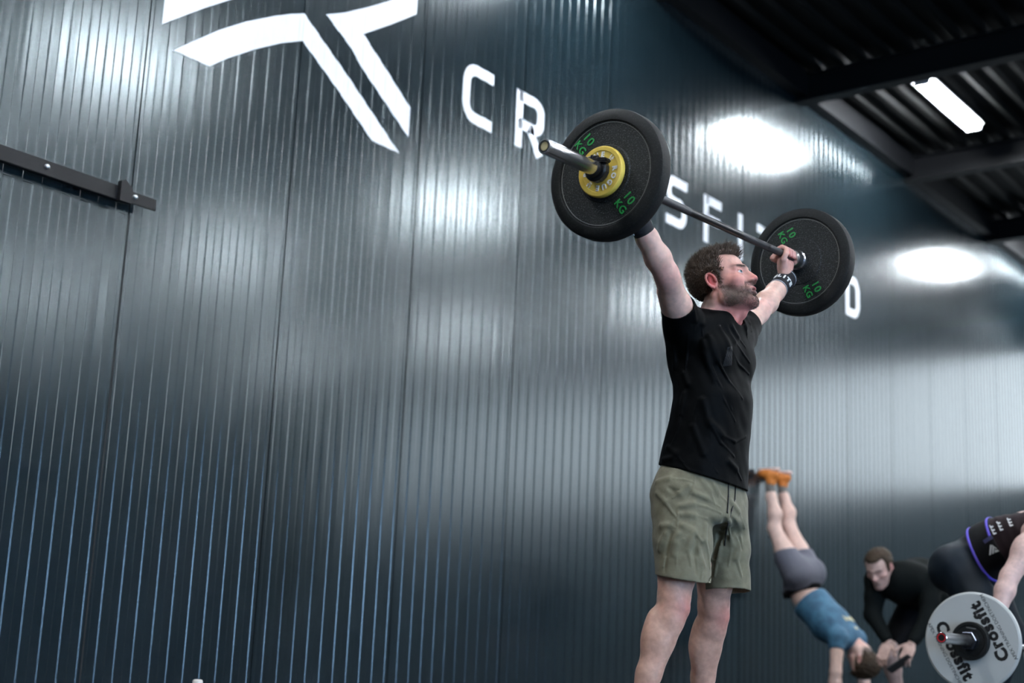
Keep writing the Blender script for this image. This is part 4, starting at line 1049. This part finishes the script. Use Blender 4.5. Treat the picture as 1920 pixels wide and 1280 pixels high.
# ------------------------------------------------------------------ people farther back
M['skin2'] = tintmat('skin_far', .5, .0, (200, .15, .0006), .4)
M['hair_light'] = mat('light_brown_hair', (.085, .052, .030), .55); noise_bump(M['hair_light'], 120, .8, .004, (1, 1, .4))
M['hair_dark'] = mat('dark_brown_hair', (.042, .026, .015), .6, 0, .2); noise_bump(M['hair_dark'], 120, .8, .004, (1, 1, .4))
M['blue_tee'] = mat('blue_jersey', (.030, .115, .20), .7); noise_bump(M['blue_tee'], 22, .6, .012); noise_color(M['blue_tee'], (.022, .09, .165), (.05, .16, .26), 14, .35, .65)
M['grey_shorts'] = mat('grey_shorts', (.10, .10, .125), .7); noise_bump(M['grey_shorts'], 16, .4, .01)
M['sock_grey'] = mat('sock_grey', (.16, .145, .13), .9)
M['orange'] = mat('shoe_orange', (.62, .19, .028), .55); M['sole_pink'] = mat('sole_pale', (.70, .48, .42), .6); M['mesh_brown'] = mat('shoe_mesh_brown', (.06, .04, .04), .7)
M['hoodie'] = mat('black_sweatshirt', (.0035, .005, .005), .8, 0, .1); M['navy'] = mat('navy_leggings', (.006, .011, .017), .6, 0, .2)
M['black_cloth'] = mat('black_cloth', (.004, .004, .005), .8, 0, .1)
M['tank'] = mat('dark_plum_top', (.018, .010, .012), .75, 0, .2); noise_bump(M['tank'], 20, .5, .008)
M['belt'] = mat('belt_black', (.0035, .0035, .0042), .6, 0, .15); M['purple'] = mat('purple_piping', (.13, .09, .62), .5)
M['print_grey'] = mat('print_pale', (.55, .55, .55), .6); M['print_yellow'] = mat('print_yellow', (.62, .56, .36), .6)
M['board'] = mat('dark_board', (.02, .025, .028), .4)
def figure(name_at, label):
    return empty('person', T(name_at), label, 'person'), T((-name_at[0], -name_at[1], -name_at[2]))
def grow(f, inv, name, m, parent, lo, hi, vs=.007, col=None):
    o = sculpt(name, [(f, V3(lo), V3(hi), vs)], m, parent, col, 1); o.data.transform(inv); return o
def plain(col, hdx=None, beard=0, ruddy=.4, top=None):
    def fn(P):
        c = np.tile(V3(col), (len(P), 1))*(.94+.06*wob(P, 20, 1))[:, None]
        if hdx is not None:
            m = np.linalg.norm(P-hdx.c, axis=1) < .16*hdx.sc; c[m] = hdx.skin(P[m], col, beard=beard, ruddy=ruddy, lips=False)
        return c
    return fn
def far_hair(hx, inv, parent, m, tk=.016):
    b = Field(); hx.build(b, ears=False, fine=False)
    f = Field(); f.add(lambda P: b.ev(P)-hx.hairmask(hx.loc(P))*tk*(1+.3*wob(P, 90, 2))+(1-hx.hairmask(hx.loc(P)))*.02, hx.c, 1e9)
    return grow(f, inv, 'hair', m, parent, hx.c-.17, hx.c+.17, .005)
def simple_hand(f, w_, tip, nrm, sc=1.0, curl=.35, thumb=1):
    w_, tip, nrm = V3(w_), V3(tip), V3(nrm); d = tip-w_; L = np.linalg.norm(d); d /= L; nrm = nrm-(nrm@d)*d; nrm /= np.linalg.norm(nrm); s = np.cross(d, nrm)
    f.ell(w_+d*.055*sc, V3(.050, .040, .016)*sc, np.array([d, s, nrm]), .012)
    for o, l in zip((-.030, -.010, .010, .029), (.075, .085, .080, .062)):
        a = w_+d*.085*sc+s*o*sc; b = a+(d*.5+s*o*2)*l*.5*sc+nrm*0; b = a+d*l*.5*sc; c = b+(d*math.cos(curl)-nrm*math.sin(curl))*l*.5*sc
        f.chain([a-d*.02, a, b, c], [.010*sc, .0095*sc, .009*sc, .0075*sc], .004, ins=.002)
    a = w_+d*.025*sc-s*.03*sc*thumb; f.chain([a, a+(d*.6-s*thumb*.8)*.035*sc, a+(d*.95-s*thumb*.7)*.065*sc], [.014*sc, .011*sc, .009*sc], .006, ins=.003)

# --- handstand against the wall, belly to the wall
def handstand():
    root, inv = figure((10.3, 4.62, 0), 'person in blue t-shirt and grey shorts upside down against the wall')
    nank, fank = V3(10.24, 5.262, 1.762), V3(10.45, 5.265, 1.765)
    nkn, fkn = V3(10.25, 5.225, 1.385), V3(10.44, 5.195, 1.43)
    nhip, fhip = V3(10.26, 5.05, 1.02), V3(10.45, 5.03, 1.04)
    wst, chs = V3(10.35, 5.005, .865), V3(10.35, 4.80, .66)
    nsh, fsh = V3(10.18, 4.665, .555), V3(10.52, 4.665, .555)
    nel, fel = V3(10.09, 4.64, .30), V3(10.60, 4.64, .30); nwr, fwr = V3(10.10, 4.66, .055), V3(10.60, 4.66, .055)
    hx = Head((10.35, 4.545, .405), frame((0, .98, -.05), (0, -.25, -1)), 1.02)
    f = Field()
    for h, k, a in ((nhip, nkn, nank), (fhip, fkn, fank)):
        f.chain([h, h+(k-h)*.5, k, k+(a-k)*.30+V3(0, -.018, 0), k+(a-k)*.65, a], [.088, .074, .051, .054, .040, .031], .03, ins=.03)
    f.chain([(nhip+fhip)/2, wst, chs, (nsh+fsh)/2], [.115, .100, .112, .085], .05, ins=.05)
    for s_, e_, w_ in ((nsh, nel, nwr), (fsh, fel, fwr)):
        f.chain([chs*.5+s_*.5, s_, e_, e_+(w_-e_)*.3, w_], [.07, .056, .042, .044, .029], .04, ins=.025)
        simple_hand(f, w_+V3(0, 0, -.015), w_+V3(0, .12, -.040), (0, 0, 1), 1.0, .1)
    f.cone((nsh+fsh)/2+V3(0, .02, 0), hx.w((0, -.02, -.05)), .07, .058, .03)
    hx.build(f, fine=False); f.plane((0, 0, .002), (0, 0, -1), .003)
    grow(f, inv, 'body', M['skin2'], root, (9.9, 4.3, 0), (10.8, 5.37, 1.85), .0075, plain((.78, .53, .44), hx))
    far_hair(hx, inv, root, M['hair_dark'], .026)
    ax = (chs-wst)/np.linalg.norm(chs-wst); r = V3(1, 0, 0); A3 = np.array([r, np.cross(ax, r), ax])
    g = Field(); g.chain([wst, wst+ax*.10, chs, (nsh+fsh)/2+V3(0, .01, .01)], [.128, .132, .138, .108], .05, ins=.05)
    for sx in (-1, 1): g.chain([wst+r*.045*sx, chs+r*.065*sx, (nsh+fsh)/2+r*.08*sx], [.112, .112, .085], .05, ins=.05)
    for s_, e_ in ((nsh, nel), (fsh, fel)): g.chain([chs*.4+s_*.6, s_, s_+(e_-s_)*.36], [.10, .072, .058], .04, ins=.03)
    g.plane(wst+ax*.050, -ax, .004); 
    for s_, e_ in ((nsh, nel), (fsh, fel)): dd = (e_-s_)/np.linalg.norm(e_-s_); g.plane(s_+dd*.10+V3(0, 0, 0), dd, .003)
    for k in range(5): g.chain([wst+ax*(.08+.05*k)+V3(-.15, -.05, 0), wst+ax*(.10+.055*k)+V3(-.08, -.125, -.01), wst+ax*(.09+.06*k)+V3(.04, -.14, -.01)], [.005, .010, .006], .02)
    tee = grow(g, inv, 't_shirt', M['blue_tee'], root, (9.9, 4.3, .2), (10.8, 5.3, 1.1), .006)
    up = -ax; nrm = A3[1] if A3[1][1] < 0 else -A3[1]
    def print_on(x, t, w, h, m):
        o_ = wst+ax*t+r*x; p = o_+nrm*.25
        for _ in range(60):
            d = float(g.ev(p[None])[0])
            if d < .001: break
            p = p-nrm*min(.02, max(.001, d*.7))
        b = bx(-w/2, w/2, -h/2, h/2, -.004, .0015)
        yv = np.cross(nrm, r); yv /= np.linalg.norm(yv); xv = np.cross(yv, nrm)
        obj('print', b, m, tee, inv@Matrix(((xv[0], yv[0], nrm[0], p[0]), (xv[1], yv[1], nrm[1], p[1]), (xv[2], yv[2], nrm[2], p[2]), (0, 0, 0, 1))))
    for i, x in enumerate((-.060, -.028, .004, .036, .068)): print_on(x, .36, .022, .05, M['print_yellow'])
    for i, x in enumerate((-.012, .016)): print_on(x, .455, .016, .026, M['print_yellow'])
    q = Field(); d1 = (nkn-nhip)/np.linalg.norm(nkn-nhip)
    q.chain([(nhip+fhip)/2+V3(0, .01, -.11), (nhip+fhip)/2+V3(0, 0, .0)], [.138, .145], .04)
    for h, k in ((nhip, nkn), (fhip, fkn)): q.chain([h+V3(0, -.015, .0), h+(k-h)*.40], [.112, .100], .04); q.ell(h+V3(0, -.075, .02), (.075, .06, .09), None, .04)
    s0 = V3(10.35, 5.0, .905); q.plane(s0, V3(0, -.30, -1), .004)
    e0 = nhip+(nkn-nhip)*.52; q.plane(e0, V3(0, .25, 1), .004)
    sh_ = grow(q, inv, 'shorts', M['grey_shorts'], root, (10.0, 4.6, .7), (10.7, 5.36, 1.5), .006)
    w0 = Field(); w0.chain([(nhip+fhip)/2+V3(0, .01, -.13), (nhip+fhip)/2+V3(0, 0, -.05)], [.142, .149], .04); w0.plane(s0+V3(0, 0, .035), V3(0, .30, 1), .003); w0.plane(s0+V3(0, 0, -.006), V3(0, -.30, -1), .003)
    ww = grow(w0, inv, 'waistband', M['black_cloth'], sh_, (10.0, 4.6, .7), (10.7, 5.36, 1.2), .006)
    for an, kn in ((nank, nkn), (fank, fkn)):
        # feet point at the wall, soles up
        R = frame((0, 1, .0), (0, 0, -1)); w = lambda x, y, z: an+V3(x, y, z)@R
        up_ = Field(); up_.chain([w(0, -.045, -.045), w(0, .0, -.05), w(0, .035, -.055)], [.036, .040, .036], .03, ins=.02); up_.chain([w(0, -.01, .01), w(0, 0, -.04)], [.043, .04], .03)
        up_.ell(w(0, .045, -.058), (.044, .06, .036), None, .02); up_.plane((0, WALL_Y-.012, 0), (0, 1, 0), .004)
        so_ = Field(); so_.chain([w(0, -.06, -.085), w(0, .0, -.085), w(0, .07, -.085)], [.030, .030, .034], .01, ins=.01); so_.plane(w(0, 0, -.100), (0, 0, 1), .003); so_.plane(w(0, 0, -.070), (0, 0, -1), .003); so_.plane((0, WALL_Y-.010, 0), (0, 1, 0), .004)
        c = grow(up_, inv, 'shoe', M['orange'], root, an-.2, an+.2, .006); grow(so_, inv, 'sole', M['sole_pink'], c, an-.2, an+.2, .006)
        ms = Field(); ms.ell(w(-.02, .05, -.066), (.036, .045, .026), None, .01); ms.plane((0, WALL_Y-.011, 0), (0, 1, 0), .004); grow(ms, inv, 'mesh_panel', M['mesh_brown'], c, an-.2, an+.2, .006)
        ld = (kn-an)/np.linalg.norm(kn-an); sk = Field(); sk.chain([an+V3(0, 0, .02), an+ld*.06, an+ld*.155], [.042, .038, .041], .01, ins=.01); sk.plane(an+ld*.15, ld, .003)
        grow(sk, inv, 'sock', M['sock_grey'], root, an-.25, an+.25, .006)
handstand()

# --- coach bending forward, hands on the knees, a dark board in the left hand
def coach():
    root, inv = figure((9.6, 3.80, 0), 'person in black sweatshirt bending forward with hands at the knees')
    hx = Head((9.16, 3.895, .985), frame((-.86, .05, -.62), (-.55, .05, .8)), 1.0)
    shr, shl = V3(9.29, 3.975, .915), V3(9.31, 3.60, .90); hipr, hipl = V3(9.80, 3.88, .82), V3(9.80, 3.66, .82)
    er, el = V3(9.25, 3.985, .68), V3(9.24, 3.60, .66); wr_, wl = V3(9.20, 3.855, .505), V3(9.13, 3.665, .50)
    kr, kl = V3(9.36, 3.93, .44), V3(9.40, 3.52, .44); ar, al = V3(9.62, 3.95, .10), V3(9.62, 3.50, .10)
    f = Field(); mid = (shr+shl)/2; hp = (hipr+hipl)/2
    f.chain([hp, (hp+mid)/2+V3(0, 0, .05), mid], [.12, .12, .11], .05, ins=.05)
    for s_, e_, w_ in ((shr, er, wr_), (shl, el, wl)): f.chain([mid, s_, e_, w_], [.09, .06, .042, .028], .04, ins=.02)
    simple_hand(f, wr_, wr_+V3(-.06, .02, -.10), (-1, 0, 0), 1.05, .7, 1); simple_hand(f, wl, wl+V3(-.05, .02, -.08), (-1, 0, 0), 1.05, 1.1, -1)
    for h, k, a in ((hipr, kr, ar), (hipl, kl, al)): f.chain([h, h+(k-h)*.5, k, k+(a-k)*.32+V3(.02, 0, 0), a], [.09, .078, .056, .054, .033], .03, ins=.03)
    f.cone(mid+V3(-.02, 0, .02), hx.w((0, -.02, -.05)), .07, .056, .03); hx.build(f, fine=False)
    grow(f, inv, 'body', M['skin2'], root, (8.9, 3.3, .03), (10.05, 4.2, 1.2), .006, plain((.60, .40, .34), hx, .25, .5))
    far_hair(hx, inv, root, M['hair_dark'], .013)
    g = Field(); g.chain([hp+V3(.0, 0, .02), (hp+mid)/2+V3(0, 0, .055), mid+V3(0, 0, .0)], [.150, .158, .140], .05, ins=.05)
    g.chain([hp+V3(-.05, .07, .0), mid+V3(0, .10, .0)], [.12, .11], .05); g.chain([hp+V3(-.05, -.07, .0), mid+V3(0, -.10, .0)], [.12, .11], .05)
    for s_, e_, w_ in ((shr, er, wr_), (shl, el, wl)): g.chain([mid*.3+s_*.7, s_, s_+(e_-s_)*.5, e_, w_+(e_-w_)*.12], [.095, .078, .066, .058, .040], .03, ins=.02)
    g.chain([mid+V3(-.04, -.0, .05), mid+V3(-.07, 0, .02)], [.07, .06], .03)
    sw = grow(g, inv, 'sweatshirt', M['hoodie'], root, (8.9, 3.2, .35), (10.1, 4.25, 1.2), .006)
    q = Field()
    q.chain([hp+V3(.02, 0, -.02), hp+V3(-.03, 0, .0)], [.15, .14], .04)
    for h, k in ((hipr, kr), (hipl, kl)): q.chain([h, h+(k-h)*.78], [.115, .088], .04)
    grow(q, inv, 'shorts', M['black_cloth'], root, (9.2, 3.2, .3), (10.1, 4.2, 1.1), .007)
    for a in (ar, al): shoe_on(V3(a[0], a[1], .096), (-1, 0, 0), root, inv, M['shoe_black'], M['sole'], vs=.006, socks=M['sock_black'], leg_dir=(-.5, 0, .7), sock_h=.10)
    b = bmesh.new(); box(b, -.085, .085, -.055, .055, -.004, .004, bev=.003)
    p0, p1 = pX(1714, 1226, 9.06), pX(1660, 1262, 9.02); c = (p0+p1)/2; xd = (p1-p0)/np.linalg.norm(p1-p0); zd = np.cross(xd, V3(.9, .3, -.42)); zd /= np.linalg.norm(zd); yd = np.cross(zd, xd)
    bd = obj('handheld_board', b, M['board'], None, Matrix(((xd[0], yd[0], zd[0], c[0]), (xd[1], yd[1], zd[1], c[1]), (xd[2], yd[2], zd[2], c[2]), (0, 0, 0, 1))))
    tag(bd, 'thin dark tablet-sized board in the left hand of the bending person in black', 'board')
coach()

# --- woman lifting the second bar
def deadlifter():
    root, inv = figure((7.40, 2.55, 0), 'person in dark leggings and wide black belt bent over the barbell at right')
    H = V3(7.40, 2.685, .850); Wt = V3(7.40, 2.545, .935); Ch = V3(7.40, 2.34, .995); Sm = V3(7.40, 2.25, 1.035)
    hr, hl = H+V3(-.10, 0, -.01), H+V3(.10, 0, -.01); shr, shl = V3(7.22, 2.235, 1.00), V3(7.58, 2.235, 1.00)
    by, bz = float(WB_E[1]), float(WB_E[2]); gr, gl = V3(6.99, by, bz), V3(7.81, by, bz)
    er, el = V3(7.085, 2.345, .775), V3(7.715, 2.345, .775)
    kr, kl = V3(7.27, 2.475, .50), V3(7.53, 2.475, .50); ar, al = V3(7.26, 2.62, .10), V3(7.54, 2.62, .10)
    hx = Head((7.40, 2.015, 1.115), frame((0, -.95, -.32), (0, -.3, .9)), .96)
    f = Field(); f.chain([H, Wt, Ch, Sm], [.12, .115, .125, .10], .05, ins=.05)
    wr1 = hand(f, gr, (1, 0, 0), (0, .0, -1), .92, side=1); wl1 = hand(f, gl, (-1, 0, 0), (0, 0, -1), .92, side=-1)
    for s_, e_, w_ in ((shr, er, wr1), (shl, el, wl1)):
        f.chain([Ch*.4+s_*.6, s_, s_+(e_-s_)*.5, e_, e_+(w_-e_)*.3, w_], [.08, .068, .058, .045, .048, .028], .03, ins=.02); f.ell(s_+(e_-s_)*.5+V3(0, .012, 0), (.05, .05, .09), None, .03)
    for h, k, a in ((hr, kr, ar), (hl, kl, al)): f.chain([h, h+(k-h)*.5, k, k+(a-k)*.3+V3(0, .02, 0), a], [.10, .085, .056, .056, .033], .03, ins=.03)
    f.cone(Sm+V3(0, -.03, .02), hx.w((0, -.02, -.05)), .06, .05, .03); hx.build(f, fine=False)
    grow(f, inv, 'body', M['skin2'], root, (6.8, 1.75, .03), (8.0, 3.0, 1.35), .0055, plain((.74, .50, .44), hx, 0, .3))
    far_hair(hx, inv, root, M['hair_light'], .022)
    pt = Field(); pt.chain([hx.w((0, -.11, .05)), hx.w((0, -.16, .03)), hx.w((0, -.19, -.08))], [.03, .035, .02], .02); grow(pt, inv, 'ponytail', M['hair_light'], root, hx.c-.35, hx.c+.35, .007)
    q = Field(); q.chain([H+V3(0, .0, 0), Wt], [.130, .128], .05)
    for s in (-1, 1): q.ell(H+V3(s*.085, .055, -.02), (.098, .098, .120), None, .05)
    for h, k, a in ((hr, kr, ar), (hl, kl, al)): q.chain([h, h+(k-h)*.5, k, k+(a-k)*.3+V3(0, .02, 0), a+(k-a)*.06], [.118, .100, .068, .064, .040], .03, ins=.03)
    fx = H-Wt; fx /= np.linalg.norm(fx); q.plane(Wt-fx*.0, -fx, .003)
    q.disp(lambda P: .002*wob(P, 22, 3))
    grow(q, inv, 'leggings', M['navy'], root, (7.0, 2.2, .05), (7.8, 3.05, 1.2), .006)
    ax = (Ch-H)/np.linalg.norm(Ch-H); A3 = np.array([V3(1, 0, 0), np.cross(ax, V3(1, 0, 0)), ax])
    rows = [(H+ax*.06, .150, .138), (Wt, .148, .132), (Wt+ax*.12, .155, .132), (Ch, .165, .130), (Sm+V3(0, -.02, 0), .150, .105)]
    def tors(gr_): t = Field(); t.loft([(c, a+gr_, b+gr_) for c, a, b in rows], .02, ax=A3, n=2.3, cap=.03); return t
    tk = tors(.002); tk.plane(Wt-ax*.02, -ax, .003)
    for s_ in (shr, shl): tk.cone(Ch, s_+V3(-np.sign(s_[0]-7.4)*.06, .0, .01), .10, .060, .04)
    for s_, e_ in ((shr, er), (shl, el)): tk.add(lambda P, s_=s_: np.linalg.norm(P-(s_+V3(np.sign(s_[0]-7.4)*.035, .03, -.03)), axis=1)-.082, s_, 1e9, .006, 's')
    tk.disp(lambda P: .002*np.sin(((P-Wt)@ax)*140+2*wob(P, 10, 1)))
    top = grow(tk, inv, 'tank_top', M['tank'], root, (7.1, 1.95, .6), (7.7, 3.0, 1.3), .006)
    bl = tors(.012); b0, b1 = Wt-ax*.050, Wt+ax*.085; bl.plane(b0, -ax, .003); bl.plane(b1, ax, .003)
    belt = grow(bl, inv, 'lifting_belt', M['belt'], root, (7.1, 2.2, .6), (7.7, 3.0, 1.3), .005)
    for t in (-.040, .072):
        pp = tors(.016); pp.plane(Wt+ax*(t-.007), -ax, .002); pp.plane(Wt+ax*(t+.007), ax, .002)
        if t > 0: pp.plane(Wt+V3(0, 0, .045), (0, 0, -1), .002)
        grow(pp, inv, 'piping', M['purple'], belt, (7.1, 2.2, .6), (7.7, 3.0, 1.3), .004)
    def on(fld, o_, name, bm, m, parent, rot=0, px=None):
        p = raymarch(fld, px[0], px[1], 5); e = 1e-3
        n = np.array([float(fld.ev((p+V3(*(e if i == j else 0 for j in range(3))))[None])[0]-fld.ev((p-V3(*(e if i == j else 0 for j in range(3))))[None])[0]) for i in range(3)]); n /= np.linalg.norm(n)
        xd = ax-(ax@n)*n; xd /= np.linalg.norm(xd); yd = np.cross(n, xd); p = p+n*.004
        m4 = Matrix(((xd[0], yd[0], n[0], p[0]), (xd[1], yd[1], n[1], p[1]), (xd[2], yd[2], n[2], p[2]), (0, 0, 0, 1)))@RZ(rot)
        obj(name, bm, m, parent, inv@m4)
    lg = bmesh.new()                                          # slanted triangle emblem of the belt
    def quad(pts, h=.0012):
        a = [lg.verts.new((x, y, 0)) for x, y in pts]; b = [lg.verts.new((x, y, h)) for x, y in pts]; lg.faces.new(b)
        for i in range(len(pts)): lg.faces.new((a[i], a[(i+1) % len(pts)], b[(i+1) % len(pts)], b[i]))
    quad([(-.030, -.018), (-.020, -.018), (.006, .020), (.000, .028)]); quad([(-.014, -.018), (-.004, -.018), (.010, .006), (.005, .014)]); quad([(.002, -.018), (.026, -.018), (.020, -.008), (.012, -.008), (.010, .0)]); quad([(.016, -.004), (.022, -.004), (.008, .024), (.004, .020)])
    bmesh.ops.recalc_face_normals(lg, faces=lg.faces)
    on(bl, None, 'belt_emblem', lg, M['print_grey'], belt, 0, (1862, 1030))
    on(bl, None, 'belt_label', bx(-.025, .025, -.010, .010, 0, .0015), M['purple_dark'], belt, .15, (1853, 1011))
    for i, (px_, n_) in enumerate((((1862, 993), 3), ((1875, 986), 3), ((1894, 979), 3))):
        b = bmesh.new()
        for k in range(n_): box(b, -.008, .008, -.030+.021*k, -.030+.021*k+.007, 0, .0015); box(b, -.008, -.003, -.030+.021*k, -.030+.021*k+.017, 0, .0015)
        on(tk, None, 'print', b, M['white_print'], top, .1, px_)
    for a in (ar, al): shoe_on(V3(a[0], a[1], .096), (0, -1, 0), root, inv, M['shoe_black'], M['sole'], .92, vs=.006)
M['purple_dark'] = mat('belt_label', (.03, .03, .09), .5)
deadlifter()
